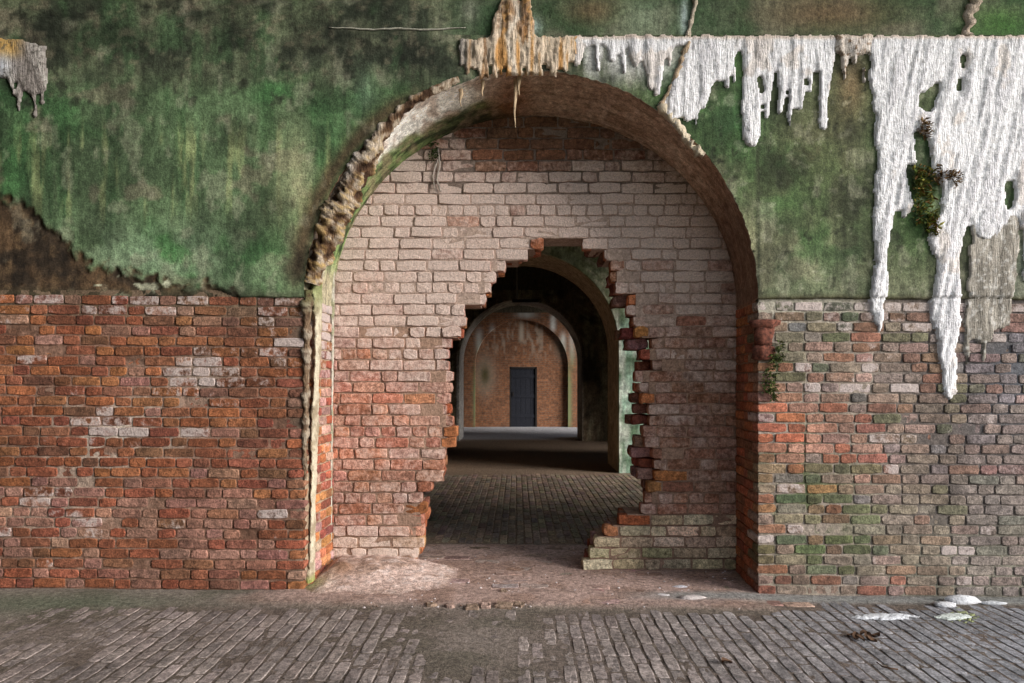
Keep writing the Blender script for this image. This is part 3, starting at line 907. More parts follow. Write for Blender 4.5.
# back of the front wall (its front and soffit are built above)
def back_col(V, *a):
    n = fbm(V[:, 0] * 3, V[:, 2] * 3, 75)
    return linA(mixc(np.zeros((len(V), 3)) + np.array((120, 100, 82.)), (84, 70, 56), sstep(.4, .6, n)))
arch_wall('wall_front_back', D_BACK - .01, D_BACK, arch_x(D_BACK), ZC, RC, M_farp, back_col, 'rear face of the arched front wall')
cx2 = .040 + .0; arch_wall('wall_second', Y2, Y2 + WT, (523 - 517) * Y2 / F, ZC, RC, M_farp, a2_col, x1=X2, label='teal and white plaster cross wall with the second arch')
arch_wall('wall_third', Y3, Y3 + WT, (520.7 - 517) * Y3 / F, ZC, RC, M_farp, dark_plaster_col(76, (116, 100, 80), (160, 156, 126)), x1=X3, label='dark streaked cross wall with the third arch')
def a4_col(V, yf, yb, cx, zc, r):
    x, y, z = V[:, 0], V[:, 1], V[:, 2]
    u = 517 + x * F / Y4; v = 384 + (H - z) * F / Y4
    c = np.ones((len(V), 4)); c[:, :3] = linA((120, 130, 92))
    m = np.zeros(len(V))
    for (cu, cv, ru, rv, w) in ((475, 400, 2.0, 34, .9), (479, 345, 3, 16, .8), (492, 340, 2.5, 14, .7), (526, 312, 9, 6, .9), (553, 322, 2.5, 9, 1.), (563, 345, 3, 12, .9), (569, 400, 2.8, 36, .95), (572, 350, 3, 20, .6)):
        m = np.maximum(m, w * np.exp(-(((u - cu) / ru) ** 2 + ((v - cv) / rv) ** 4)))
    wh = sstep(370, 330, v)[:, None]
    c[:, :3] = c[:, :3] * (1 - wh) + linA((205, 205, 200)) * wh
    dk = np.exp(-(((u - 485) / 7) ** 2 + ((v - 372) / 14) ** 2))
    c[:, :3] = c[:, :3] * (1 - dk[:, None]) + linA((46, 58, 28)) * dk[:, None]
    c[:, 3] = np.clip(np.maximum(m * (.55 + .9 * fbm(u / 2, v / 8, 77)), dk * .85), 0, 1)
    return c
arch_wall('wall_far', Y4, Y4 + .6, (521.5 - 517) * Y4 / F, ZC, RC, M_far, a4_col, x1=X4, label='distant brick wall with a shallow arched recess', nb=80)
# far infill with the door opening
DX0, DX1, DZT = (509.5 - 517) * (Y4 + .14) / F, (537 - 517) * (Y4 + .14) / F, H + (384 - 367) * (Y4 + .14) / F
def far_infill():
    yI = Y4 + .14
    xs = np.unique(np.concatenate([np.linspace(-1.7, 2.0, 70), [DX0, DX1]])); zs = np.unique(np.concatenate([np.linspace(-.06, 3.6, 70), [DZT]]))
    Xg, Zg = np.meshgrid(xs, zs, indexing='ij')
    xm = (xs[:-1] + xs[1:]) / 2; zm = (zs[:-1] + zs[1:]) / 2
    A, B = np.meshgrid(xm, zm, indexing='ij')
    keep = ~((A > DX0) & (A < DX1) & (B < DZT))
    P = np.stack([Xg, np.full_like(Xg, yI), Zg], -1).reshape(-1, 3)
    u = 517 + Xg * F / yI; v = 384 + (H - Zg) * F / yI
    c = np.ones(Xg.shape + (4,)); c[..., :3] = linA((196, 186, 170))
    n = fbm(u / 2.2, v / 12, 78)
    top = sstep(367, 340, v) * sstep(.5, .66, n) * .35
    gr = np.exp(-(((u - 485) / 8) ** 2 + ((v - 375) / 16) ** 2)) + .8 * np.exp(-(((u - 562) / 6) ** 2 + ((v - 345) / 12) ** 2))
    gr = np.clip(gr, 0, 1)
    c[..., :3] = c[..., :3] * (1 - gr[..., None]) + linA((56, 66, 34)) * gr[..., None]
    drip = np.exp(-(((u - 521.5) / 2.2) ** 2 + ((v - 332) / 10) ** 4)) * .8
    c[..., 3] = np.clip(np.maximum(np.maximum(top, gr * .8), drip), 0, 1)
    o = mesh_obj('wall_far_infill', *compact(P, grid_faces(len(xs), len(zs), keep, flip=True)), M_far, None, None)
    # colours follow the compacted vertices
    used = np.unique(grid_faces(len(xs), len(zs), keep))
    at = o.data.color_attributes.new('tint', 'FLOAT_COLOR', 'POINT')
    at.data.foreach_set('color', c.reshape(-1, 4)[used].astype(np.float32).ravel())
    struct(o, 'brick infill of the distant arch around the dark door')
far_infill()
def door():
    y = Y4 + .18
    e = bpy.data.objects.new('door_1', None); link(e); e.location = ((DX0 + DX1) / 2, y, 0)
    struct(e, 'closed dark plank door in the distant brick wall')
    w = DX1 - DX0; jn = Join()
    for (a, b, c, d) in ((-w / 2, -w / 2 + .05, -.02, DZT), (w / 2 - .05, w / 2, -.02, DZT), (-w / 2, w / 2, DZT - .05, DZT)): jn.box(a, b, -.04, .06, c, d)
    jn.obj('door_frame', M_iron, e)
    pw = (w - .1) / 5
    for k in range(5):
        j = Join(); x0 = -w / 2 + .05 + k * pw; j.box(x0 + .004, x0 + pw - .004, 0, .045, 0.0, DZT - .055); j.obj('plank', M_door, e)
    for z in (.35, 1.0, 1.65):
        j = Join(); j.box(-w / 2 + .06, w / 2 - .06, -.018, .0, z - .05, z + .05); j.obj('batten', M_door, e)
    j = Join(); j.box(-w / 2 + .1, -w / 2 + .14, -.05, -.018, 1.0, 1.14); j.obj('handle', M_iron, e)
    j = Join(); j.box(-w / 2, w / 2, .05, .06, -.02, DZT); j.obj('backing', M_door, e)
door()

def vault(name, y0, y1, x0, x1, colf, label, step=.1):
    n = 60; yc = (y0 + y1) / 2; r = (y1 - y0) / 2
    th = np.linspace(0, math.pi, n) ** 1.0
    fineT = np.concatenate([np.linspace(0, .16, 26), np.linspace(.2, math.pi, 40)])
    xs = np.concatenate([np.arange(x0, -3.6, .3), np.arange(-3.6, 3.6, .03 if step < .05 else .2), np.arange(3.6, x1 + .3, .3)]); xs = np.unique(np.clip(xs, x0, x1))
    T, Xg = np.meshgrid(fineT, xs, indexing='ij')
    P = np.stack([Xg, yc + r * np.cos(T), Z_SPRING + r * np.sin(T) + .0 * Xg], -1)
    c = colf(P)
    # rear half of the near vault left out, unseen, to let the sun in
    keep = None
    if name == 'ceiling':
        tm = (fineT[:-1] + fineT[1:]) / 2; xm = (xs[:-1] + xs[1:]) / 2
        A, B = np.meshgrid(tm, xm, indexing='ij'); keep = ~((A > math.pi / 2) & (B > X_OPEN))
    return struct(mesh_obj(name, P.reshape(-1, 3), grid_faces(len(fineT), len(xs), keep), M_plaster, None, linA(c).reshape(-1, 3)), label)
def vault1(P):
    u = 517 + P[..., 0] * S; v = 384 - (P[..., 2] - H) * S
    n_mid = fbm(u / 26, v / 20, 81); n_b = fbm(u / 70, v / 60, 82); s = fbm(u / 8, v / 40, 83)
    c = np.zeros(u.shape + (3,)) + np.array((62, 74, 54.))
    c = mixc(c, (44, 62, 40), sstep(.45, .6, n_mid) * .8)
    c = mixc(c, (96, 92, 78), sstep(.52, .66, n_b) * .7)
    c = mixc(c, (66, 104, 74), sstep(.52, .64, s) * sstep(480, 380, u) * .6)
    c = mixc(c, (88, 70, 50), (gauss(u, v, 595, 12, 30, 14) + gauss(u, v, 830, 15, 70, 20) + gauss(u, v, 250, 12, 20, 14)) * .8)
    c = mixc(c, (112, 128, 104), gauss(u, v, 640, 20, 30, 22) * .6)
    c = mixc(c, (150, 162, 160), gauss(u, v, 684, 18, 4, 20) * .9 + gauss(u, v, 535, 28, 6, 9) * .8)
    c = mixc(c, (122, 118, 108), gauss(u, v, 150, 10, 20, 12) * .7 + gauss(u, v, 470, 12, 10, 14) * .6)
    c = mixc(c, (50, 84, 34), gauss(u, v, 1000, 25, 40, 20) * .8)
    pc, _ = plaster_colour(u, np.clip(v, -60, 60)); lf = sstep(470, 430, u)[..., None]; c = pc * 1.05 * lf + c * 1.12 * (1 - lf)
    far = sstep(-40, -90, v)
    return mixc(c, (84, 80, 70), far * .8)
Y_R = D1 - 4.74
vault('ceiling', Y_R, D1 - .012, X_LEFT, X_RIGHT, vault1, 'dark mottled vault springing above the front wall', .03)
def dvault(P): return np.zeros(P.shape[:-1] + (3,)) + np.array((92, 84, 70.))
vault('ceiling_second', D_BACK, Y2, X_LEFT, X2, dvault, 'vault of the second casemate')
vault('ceiling_third', Y2 + WT, Y3, X_LEFT, X3, dvault, 'vault of the third casemate')
vault('ceiling_fourth', Y3 + WT, Y4, X_LEFT, X4, dvault, 'vault of the fourth casemate')

# wall behind the camera, end walls
def end_wall(name, x, y0, y1, opening, label):
    """gable wall across a casemate end; opening = (y centre, half width, sill, head) or None"""
    jn = Join(); col = (*linA((104, 94, 82)), 0)
    zt = Z_SPRING + 2.6; t = .5 if x > 0 else -.5
    xa, xb = min(x, x + t), max(x, x + t)
    if opening is None: jn.box(xa, xb, y0, y1, -.1, zt, col=col)
    else:
        yc, hw, sill, head = opening
        jn.box(xa, xb, y0, yc - hw, -.1, zt, col=col); jn.box(xa, xb, yc + hw, y1, -.1, zt, col=col)
        jn.box(xa, xb, yc - hw, yc + hw, head, zt, col=col)
        if sill > -.1: jn.box(xa, xb, yc - hw, yc + hw, -.1, sill, col=col)
    return struct(jn.obj(name, M_farp), label)
jn = Join(); jn.box(X_LEFT - .5, X_OPEN, Y_R - .5, Y_R, -.1, Z_SPRING + .1, col=(*linA((84, 76, 66)), 0))  # unseen; cut short to let the sun in, coloured dark to limit bounce
struct(jn.obj('wall_rear', M_farp), 'rear wall of the near casemate behind the viewer')
end_wall('wall_end_left', X_LEFT, Y_R - .5, D_BACK, (2.6, .4, 1.2, 2.0), 'left end wall of the near casemate with its opening')
end_wall('wall_end_left_second', X_LEFT, D_BACK - .01, Y2 + WT, None, 'left end wall of the second casemate')
end_wall('wall_end_left_third', X_LEFT, Y2 + WT, Y3 + WT, None, 'left end wall of the third casemate')
end_wall('wall_end_left_fourth', X_LEFT, Y3 + WT, Y4 + .6, None, 'left end wall of the fourth casemate')
end_wall('wall_end_right_second', X2, D_BACK, Y2 + WT, (8.4, 2.2, .0, 3.6), 'right end wall of the second casemate with its opening')
end_wall('wall_end_right_third', X3, Y2 + WT, Y3 + WT, (13.8, .6, .7, 2.2), 'right end wall of the third casemate')
end_wall('wall_end_right_fourth', X4, Y3 + WT, Y4 + .6, (20.1, 1.95, -.1, 4.2), 'right end wall of the fourth casemate with its opening')
jn = Join(); jn.box(-60, 60, -50, 70, -.35, -.30)
struct(jn.obj('ground', M_ground), 'open ground outside the casemates')

# ---------------------------------------------------------------- mineral flows on the front wall
def seg_sd(U, V, a, b):
    ax, ay = a; bx, by = b
    dx, dy = bx - ax, by - ay; L2 = dx * dx + dy * dy + 1e-9
    t = np.clip(((U - ax) * dx + (V - ay) * dy) / L2, 0, 1)
    return np.hypot(U - ax - t * dx, V - ay - t * dy), t
def poly_sd(U, V, pts):
    d = np.full(U.shape, 1e9); ins = np.zeros(U.shape, bool)
    for i in range(len(pts)):
        a, b = pts[i], pts[(i + 1) % len(pts)]
        dd, _ = seg_sd(U, V, a, b); d = np.minimum(d, dd)
        cond = (a[1] > V) != (b[1] > V)
        xi = (b[0] - a[0]) * (V - a[1]) / ((b[1] - a[1]) + 1e-12) + a[0]
        ins ^= cond & (U < xi)
    return np.where(ins, d, -d)
def drip_sd(U, V, u0, v0, u1, v1, w0, w1):
    d, t = seg_sd(U, V, (u0, v0), (u1, v1))
    return w0 + (w1 - w0) * t - d
def flow(name, box, drips, polys, holes, colf, label, cat, seed, thick=.03, rough=3.0, step=1.5, group=None, lean=0.0):
    us = np.arange(box[0], box[1] + step, step); vs_ = np.arange(box[2], box[3] + step, step)
    U, V = np.meshgrid(us, vs_, indexing='ij')
    sd = np.full(U.shape, -99.0)
    Un = U + 5 * (fbm(U / 9, V / 22, seed) - .5)
    for d in drips: sd = np.maximum(sd, drip_sd(Un, V, *d))
    for p in polys: sd = np.maximum(sd, poly_sd(Un, V, p))
    for h in holes: sd = np.minimum(sd, -poly_sd(Un, V, h))
    st = fbm((U + lean * V) / 4.5, V / 46, seed + 1)
    sd = sd + rough * 2 * (fbm(U / 5, V / 12, seed + 2) - .5) - rough * .5 * sstep(.6, .75, st) + .8
    r = np.hypot(U - AC_U, V - AC_V)
    sd = np.where(V < AC_V, np.minimum(sd, r - AR + 4), sd)
    kv = sd > 0
    keep = kv[:-1, :-1] & kv[1:, :-1] & kv[1:, 1:] & kv[:-1, 1:]
    # shrink of the rim so that it meets the wall
    ero = np.zeros_like(kv); ero[1:-1, 1:-1] = kv[1:-1, 1:-1] & kv[:-2, 1:-1] & kv[2:, 1:-1] & kv[1:-1, :-2] & kv[1:-1, 2:] & kv[:-2, :-2] & kv[2:, 2:] & kv[:-2, 2:] & kv[2:, :-2]
    prof = np.clip(sd / 7.0, 0, 1) ** .6
    kn = fbm(U / 3, V / 3, seed + 4)
    h = np.where(ero, .005 + thick * prof * (.6 + .45 * sstep(.3, .7, st)) * (.7 + .6 * kn), -.012)
    wall_y = np.where(V < 298, D1 - .014, D1 + .002)
    wall_y = np.where(V < 38, D1 - .012 - (38 - V) ** 2 / S / S / 4.7, wall_y)
    P = np.stack([X(U), wall_y - h, Z(V)], -1).reshape(-1, 3)
    c = colf(U, V, st, kn, sd)
    P, q, cc = compact(P, grid_faces(len(us), len(vs_), keep, flip=True), linA(c).reshape(-1, 3))
    o = mesh_obj(name, P, q, M_calcite, None, cc)
    return tag(o, label, cat, group)
def white_col(U, V, st, kn, sd):
    c = np.zeros(U.shape + (3,)) + np.array((244, 242, 243.))
    c = mixc(c, (222, 219, 222), sstep(.5, .66, st) * .8)
    c = mixc(c, (170, 166, 164), sstep(.66, .76, kn) * .35)
    c = mixc(c, (206, 184, 166), sstep(44, 38, V) * .8)
    c = mixc(c, (214, 196, 180), sstep(.62, .7, fbm(U / 20, V / 30, 91)) * .4)
    return c
mid_drips = [(578, 42, 576, 64, 7, 4), (597, 42, 597, 70, 5, 3), (612, 42, 612, 60, 6, 4), (621, 42, 623, 72, 5, 3), (634, 42, 636, 62, 9, 6), (648, 42, 650, 88, 8, 4), (661, 42, 656, 95, 7, 4),
             (670, 42, 668, 66, 5, 3), (707, 44, 703, 92, 11, 3), (700, 96, 695, 126, 4, 1.6), (725, 44, 725, 88, 6, 2), (733, 44, 733, 82, 3, 1.4), (749, 46, 750, 138, 9, 10), (768, 44, 766, 118, 8, 3), (782, 44, 780, 112, 7, 3.5),
             (793, 44, 790, 132, 7, 2), (801, 44, 799, 108, 5, 3), (810, 44, 808, 92, 8, 2), (827, 44, 821, 128, 9, 4), (662, 106, 688, 141, 5, 3), (818, 44, 818, 70, 9, 5)]
mid_polys = [[(690, 40), (742, 40), (730, 72), (713, 88), (705, 108), (690, 124), (672, 118), (659, 107)], [(560, 37), (850, 36), (850, 48), (560, 48)], [(735, 40), (812, 40), (808, 66), (742, 66)]]
flow('calcite_curtain', (555, 845, 35, 155), mid_drips, mid_polys, [], white_col, 'white calcite drips running from the ledge beside the arch crown', 'mineral deposit', 301, .022, 2.4, 1.3)
flow('calcite_crust', (832, 872, 35, 90), [(842, 52, 842, 78, 3.5, 2), (863, 55, 863, 84, 2.0, 1.4), (852, 52, 852, 64, 4, 2), (858, 50, 858, 66, 3, 2)], [[(830, 36), (872, 36), (872, 56), (850, 60), (832, 54)]], [],
     lambda U, V, st, kn, sd: mixc(mixc(white_col(U, V, st, kn, sd), (214, 196, 176), np.full(U.shape, .5)), (120, 92, 66), sstep(.56, .66, kn) * .7), 'knobbly cream crust between the two white flows', 'mineral deposit', 311, .035, 3.0, 1.2)
right_polys = [[(866, 36), (1150, 36), (1142, 70), (1120, 116), (1098, 150), (1075, 200), (1040, 226), (1018, 232), (1010, 214), (1002, 232), (990, 240), (975, 240), (966, 222), (962, 245), (957, 262), (961, 300), (962, 320), (957, 350), (957, 392), (949, 402), (942, 396), (937, 352), (931, 318), (930, 296), (934, 262), (925, 248), (924, 228), (937, 212), (938, 192), (930, 165), (924, 140), (914, 132), (906, 150), (904, 172), (912, 196), (911, 215), (903, 222), (897, 212), (892, 222), (888, 250), (887, 292), (885, 318), (879, 336), (872, 316), (867, 304), (868, 280), (871, 250), (871, 205), (875, 160), (873, 120), (868, 88)]]
right_drips = [(1024, 60, 1025, 280, 11, 3), (1012, 60, 1013, 200, 8, 4), (1046, 60, 1046, 240, 12, 4), (1066, 60, 1066, 215, 9, 3), (1088, 60, 1088, 190, 9, 3), (1112, 50, 1112, 150, 8, 3), (908, 130, 911, 165, 4, 3)]
right_holes = [[(920, 96), (936, 84), (938, 92), (926, 112), (918, 106)], [(1003, 186), (1009, 178), (1012, 200), (1006, 210)], [(960, 58), (963, 58), (958, 98), (955, 98)]]
flow('calcite_curtain', (862, 1156, 34, 406), right_drips, right_polys, right_holes, white_col, 'broad white calcite flow with two long tongues over the right brick wall', 'mineral deposit', 321, .024, 3.0, 1.5, lean=.22)
def tan_col(U, V, st, kn, sd):
    c = np.zeros(U.shape + (3,)) + np.array((176, 168, 156.))
    c = mixc(c, (120, 114, 104), sstep(.5, .64, st) * .7); return mixc(c, (222, 218, 212), sstep(.55, .7, kn) * .7)
flow('calcite_veil', (958, 1030, 205, 375), [(966, 300, 967, 364, 5, 3), (985, 290, 985, 362, 9, 4), (1004, 225, 1003, 322, 14, 9), (988, 215, 984, 335, 17, 12), (974, 215, 972, 335, 9, 7)], [], [], tan_col, 'thin greyish calcite veil right of the longest white tongue', 'mineral deposit', 331, .012, 5.0, 1.5)
def ul_col(U, V, st, kn, sd):
    c = np.zeros(U.shape + (3,)) + np.array((150, 142, 136.))
    c = mixc(c, (206, 200, 192), sstep(.5, .66, st) * .8)
    c = mixc(c, (204, 160, 84), sstep(66, 50, V) * sstep(34, 12, U) * .85)
    c = mixc(c, (206, 214, 226), gauss(U, V, 2, 70, 12, 12) * .8); return mixc(c, (96, 92, 84), sstep(.58, .7, kn) * .6)
flow('calcite_fan', (-32, 60, 36, 122), [(36, 80, 37, 116, 4, 1.5), (44, 75, 44, 104, 4, 2), (20, 70, 22, 112, 3, 1.5), (8, 60, 16, 96, 6, 2)], [[(-34, 38), (20, 40), (48, 46), (50, 70), (48, 92), (38, 100), (24, 90), (10, 80), (-4, 82), (-34, 74)]], [], ul_col, 'small grey and ochre calcite fan at the upper left', 'mineral deposit', 341, .02, 3.0, 1.3, lean=-.3)
# crown: ochre and cream columns with a root-like trunk above
def crown_col(U, V, st, kn, sd):
    c = np.zeros(U.shape + (3,)) + np.array((222, 202, 178.))
    c = mixc(c, (210, 152, 86), sstep(.46, .6, fbm(U / 7, V / 60, 95)) * .85)
    c = mixc(c, (150, 110, 74), sstep(.58, .68, fbm(U / 5, V / 30, 96)) * .7)
    c = mixc(c, (168, 160, 152), sstep(476, 462, U) * .9)
    c = mixc(c, (152, 124, 100), sstep(38, 28, V) * sstep(.4, .56, kn) * .8)
    c = mixc(c, (228, 214, 196), np.exp(-((U - np.interp(V, [0, 18, 30, 38, 50, 72], [513, 519, 512, 507, 509, 515])) / 3.0) ** 2) * .95)
    return c
flow('flowstone_cascade', (452, 584, -14, 84), [(514, -14, 506, 24, 8, 12), (506, 24, 508, 38, 15, 22), (526, -14, 527, 38, 5, 8)] + [(462 + 6.5 * k, 44, 462 + 6.5 * k, (66, 74, 70, 78, 76, 80, 72, 79, 77, 80, 78, 74, 79, 70, 75, 68, 70, 62)[k], 4.5, 2.6) for k in range(18)],
     [[(468, 41), (490, 38), (580, 37), (578, 56), (556, 68), (500, 70), (476, 64), (466, 54)]], [], crown_col, 'ochre and cream flowstone hanging over the crown of the arch', 'mineral deposit', 351, .032, 3.5, 1.2)
def vein(name, pts, radii, rgb, label, y_off=.016, seed=1, wob=.5, cat='mineral deposit', mat=None, seg=7):
    path = []; rr = []
    pts = np.array(pts, float)
    t = np.linspace(0, len(pts) - 1, len(pts) * 7)
    uu = np.interp(t, range(len(pts)), pts[:, 0]); vv = np.interp(t, range(len(pts)), pts[:, 1]); r = np.interp(t, range(len(pts)), radii)
    uu = uu + 2.0 * (fbm(t * 1.7, t * 0, seed) - .5); vv = vv + 2.0 * (fbm(t * 1.7, t * 0 + 9, seed) - .5)
    yy = D1 - y_off - np.where(vv < 38, (38 - vv) ** 2 / S / S / 4.7, 0)
    path = np.stack([X(uu), yy, Z(vv)], -1)
    v, f = tube_vf(path, r / S, seg, wob, seed)
    c = linA(np.zeros((len(v), 3)) + np.array(rgb, float))
    o = mesh_obj(name, v, f, mat or M_calcite, None, c)
    return tag(o, label, cat)
vein('calcite_vein', [(330, 29), (352, 29), (375, 31), (400, 30), (430, 31), (466, 29)], [.3, .7, .9, .8, .9, .4], (190, 186, 170), 'thin pale horizontal calcite seam left of the arch crown', seed=3)
vein('calcite_vein', [(690, -12), (694, 4), (691, 20), (687, 38)], [3, 2.5, 2, 2.5], (200, 186, 166), 'short cream vein above the white drips right of the crown', seed=4)
vein('calcite_vein', [(688, 44), (681, 60), (676, 75), (668, 95), (660, 106)], [2, 2.2, 1.8, 2, 2.4], (190, 166, 138), 'brownish diagonal vein joining ledge and arch edge', seed=5, y_off=.022, wob=1.1)
vein('calcite_vein', [(660, 106), (668, 118), (680, 130), (688, 143), (695, 150), (702, 158)], [3.5, 3.5, 3, 3, 3.5, 3], (222, 206, 180), 'cream crust along the right edge of the arch', seed=6, y_off=.02, wob=1.2)
vein('calcite_vein', [(976, -14), (972, 4), (966, 18), (964, 38)], [7, 5.5, 4.5, 5], (196, 178, 160), 'lumpy cream vein above the broad white flow', seed=7, wob=.9)
# small stalactites at the crown
for i, (u, v0, v1, r, y, lab) in enumerate(((515, 70, 122, 1.6, .10, 'longest thin stalactite under the arch crown'), (519, 70, 92, 1.8, .05, 'short stalactite just right of the longest one at the crown'), (482, 78, 93, 1.5, .05, 'short stalactite on the left of the arch crown'), (460, 86, 103, 1.5, .06, 'leftmost short stalactite under the whitened arch edge'))):
    n = 8; pth = [(float(X(u)) + .004 * math.sin(k), D1 + y, float(Z(v0 + (v1 - v0) * k / (n - 1)))) for k in range(n)]
    v, f = tube_vf(pth, [r * (1.6 - 1.35 * k / (n - 1)) / S for k in range(n)], 7, .3, i)
    tag(mesh_obj('stalactite', v, f, M_calcite, None, linA(np.zeros((len(v), 3)) + np.array((206, 180, 146.)))), lab, 'stalactite', 'stalactites under the arch crown')

# lumpy flowstone along the left edge of the arch
def lump_band(name, pts, radii, label, seed, colf, yc, flat=1.0, seg=22, amp=.9):
    pts = np.array(pts, float); t = np.linspace(0, len(pts) - 1, len(pts) * 16)
    uu = np.interp(t, range(len(pts)), pts[:, 0]); vv = np.interp(t, range(len(pts)), pts[:, 1]); rr = np.interp(t, range(len(pts)), radii) / S
    yy = np.interp(t, range(len(pts)), yc); cx, cz = (uu - 517.0) * yy / F, H + (384.0 - vv) * yy / F
    tx = np.gradient(cx); tz = np.gradient(cz); L = np.hypot(tx, tz) + 1e-9; nx, nz = -tz / L, tx / L
    s = np.cumsum(np.concatenate([[0], np.hypot(np.diff(cx), np.diff(cz))]))
    V = []; cols = []
    k = np.arange(seg) * 2 * math.pi / seg
    Sg, Kg = np.meshgrid(s, k, indexing='ij')
    per = np.sin(Kg) ; per2 = np.cos(Kg)
    n = fbm(Sg * 11 + per * 2.2, per2 * 2.2 + Sg * 4, seed); n2 = fbm(Sg * 60 + per * 5, per2 * 6 + Sg * 20, seed + 1)
    bx_ = cx[:, None] + rr[:, None] * per2 * nx[:, None]; by_ = rr[:, None] * per * flat; bz_ = cz[:, None] + rr[:, None] * per2 * nz[:, None]
    n = fbm(bx_ * 15 + by_ * 9, bz_ * 15 - by_ * 12, seed); n2 = fbm(bx_ * 48 + by_ * 31, bz_ * 48 - by_ * 37, seed + 1)
    R = rr[:, None] * np.clip(1 + amp * (n - .5) * 2.2 + amp * 1.2 * (n2 - .5), .35, 2)
    P = np.stack([cx[:, None] + R * per2 * nx[:, None], yy[:, None] + R * per * flat, cz[:, None] + R * per2 * nz[:, None]], -1)
    c = colf(n, n2, Kg, np.broadcast_to(t[:, None] / t[-1], Kg.shape))
    nS = len(s); idx = np.arange(nS * seg).reshape(nS, seg)
    a = idx[:-1]; b = idx[1:]
    q = np.stack([a, np.roll(a, -1, 1), np.roll(b, -1, 1), b], -1).reshape(-1, 4)
    o = mesh_obj(name, P.reshape(-1, 3), q, M_calcite, None, linA(c).reshape(-1, 3))
    return tag(o, label, 'mineral deposit')
def lump_col(n, n2, K, t):
    c = np.zeros(n.shape + (3,)) + np.array((128, 100, 72.))
    c = mixc(c, (196, 178, 156), sstep(.48, .62, n)); c = mixc(c, (198, 162, 96), sstep(.5, .62, n2) * sstep(.75, .4, t) * .7)
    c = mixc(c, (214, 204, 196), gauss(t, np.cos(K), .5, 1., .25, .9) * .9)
    c = mixc(c, (84, 58, 40), gauss(t, np.cos(K), .5, -1., 9, .9) * sstep(.62, .45, n) * .8)  # dark flank: crevice shade painted into the flowstone
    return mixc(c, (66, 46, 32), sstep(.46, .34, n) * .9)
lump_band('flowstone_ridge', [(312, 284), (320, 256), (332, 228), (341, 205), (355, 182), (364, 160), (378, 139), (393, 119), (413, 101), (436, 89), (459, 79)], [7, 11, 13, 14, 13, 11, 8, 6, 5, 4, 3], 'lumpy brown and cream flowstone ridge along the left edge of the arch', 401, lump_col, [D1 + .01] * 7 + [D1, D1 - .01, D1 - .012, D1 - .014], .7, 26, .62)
# pale lime coat on the left jamb's corner
def coat_col(n, n2, K, t):
    c = np.zeros(n.shape + (3,)) + np.array((220, 208, 182.))
    c = mixc(c, (160, 142, 116), sstep(.52, .66, n) * .8); c = mixc(c, (120, 134, 76), sstep(.16, .0, t) * .8)
    return mixc(c, (160, 172, 92), sstep(.93, 1., t) * .9)
lump_band('lime_coat', [(317, 282), (318, 320), (317, 370), (315, 420), (314, 470), (313, 520), (312, 560), (311, 580)], [4.5, 2.6, 2.2, 2.6, 2.4, 2, 2, 3.5], 'pale lime streak running down the left jamb of the arch', 411, coat_col, [D1 + .13] * 8, 3.4, 18, .5)
def edge_col(n, n2, K, t):
    c = np.zeros(n.shape + (3,)) + np.array((136, 112, 88.))
    c = mixc(c, (182, 168, 148), sstep(.5, .64, n) * .9); c = mixc(c, (92, 96, 58), sstep(.2, .0, t) * .7)
    return mixc(c, (84, 62, 46), sstep(.48, .36, n2) * .7)
lump_band('crumbling_edge', [(308, 290), (307, 320), (306, 360), (305.5, 400), (305, 440), (305, 480)], [5, 4, 3.6, 3.2, 2.6, 1.6], 'crumbling grey mortar along the corner left of the lime streak', 421, edge_col, [D1 + .008] * 6, .9, 14, .9)
lump_band('lime_line', [(333, 250), (332.5, 320), (332, 400), (331, 480), (331, 540)], [2.4, 1.8, 1.5, 1.4, 1.2], 'thin white lime line in the corner of jamb and infill', 431, lambda n, n2, K, t: mixc(np.zeros(n.shape + (3,)) + np.array((206, 200, 184.)), (140, 140, 100), sstep(.5, .62, n) * .6), [D1 + .53] * 5, 1.0, 8, .6)

# the plant-like root hanging on the infill under the left soffit
def wash_root(pts, r, lab, seed):
    path = [(iu(u), D_IN - .012, iz(v)) for u, v in pts]
    v, f = tube_vf(path, [r / S] * len(path), 6, .5, seed)
    tag(mesh_obj('root', v, f, M_calcite, None, linA(np.zeros((len(v), 3)) + np.array((196, 184, 172.)))), lab, 'root', 'pale roots on the infill')
wash_root([(438, 148), (440, 165), (437, 180), (441, 192)], .9, 'right strand of the pale root on the infill under the mossy soffit', 1)
wash_root([(438, 160), (433, 176), (435, 190)], .7, 'left strand of the pale root on the infill under the mossy soffit', 2)

# ---------------------------------------------------------------- moss, iron, dirt, litter
def tuft(name, pts, count, size, cols, label, seed, spread):
    r = random.Random(seed); V = []; Fc = []; Cc = []
    for k in range(count):
        cu, cv, ru, rv = r.choice(pts)
        while True:
            a, b = r.uniform(-1, 1), r.uniform(-1, 1)
            if a * a + b * b < 1: break
        p = np.array((float(X(cu + a * ru)), D1 - r.uniform(.0, spread), float(Z(cv + b * rv))))
        L = size * r.uniform(.6, 1.3); w = L * r.uniform(.3, .5)
        d = np.array((r.uniform(-1, 1), r.uniform(-1.0, -.15), r.uniform(-1, .5))); d /= np.linalg.norm(d)
        sd = np.cross(d, (0, 0, 1)); sd /= np.linalg.norm(sd) + 1e-9; up = np.cross(sd, d) * w * .25
        b0 = len(V)
        V += [p, p + d * L * .45 + sd * w * .5 + up, p + d * L, p + d * L * .45 - sd * w * .5 + up, p + d * L * .5 - up]
        Fc += [(b0, b0 + 1, b0 + 4), (b0 + 1, b0 + 2, b0 + 4), (b0 + 2, b0 + 3, b0 + 4), (b0 + 3, b0, b0 + 4)]
        c = linA(np.array(r.choice(cols), float) * r.uniform(.7, 1.2)); Cc += [c] * 5
    o = mesh_obj(name, V, Fc, M_moss, None, Cc, False)
    return tag(o, label, 'moss')
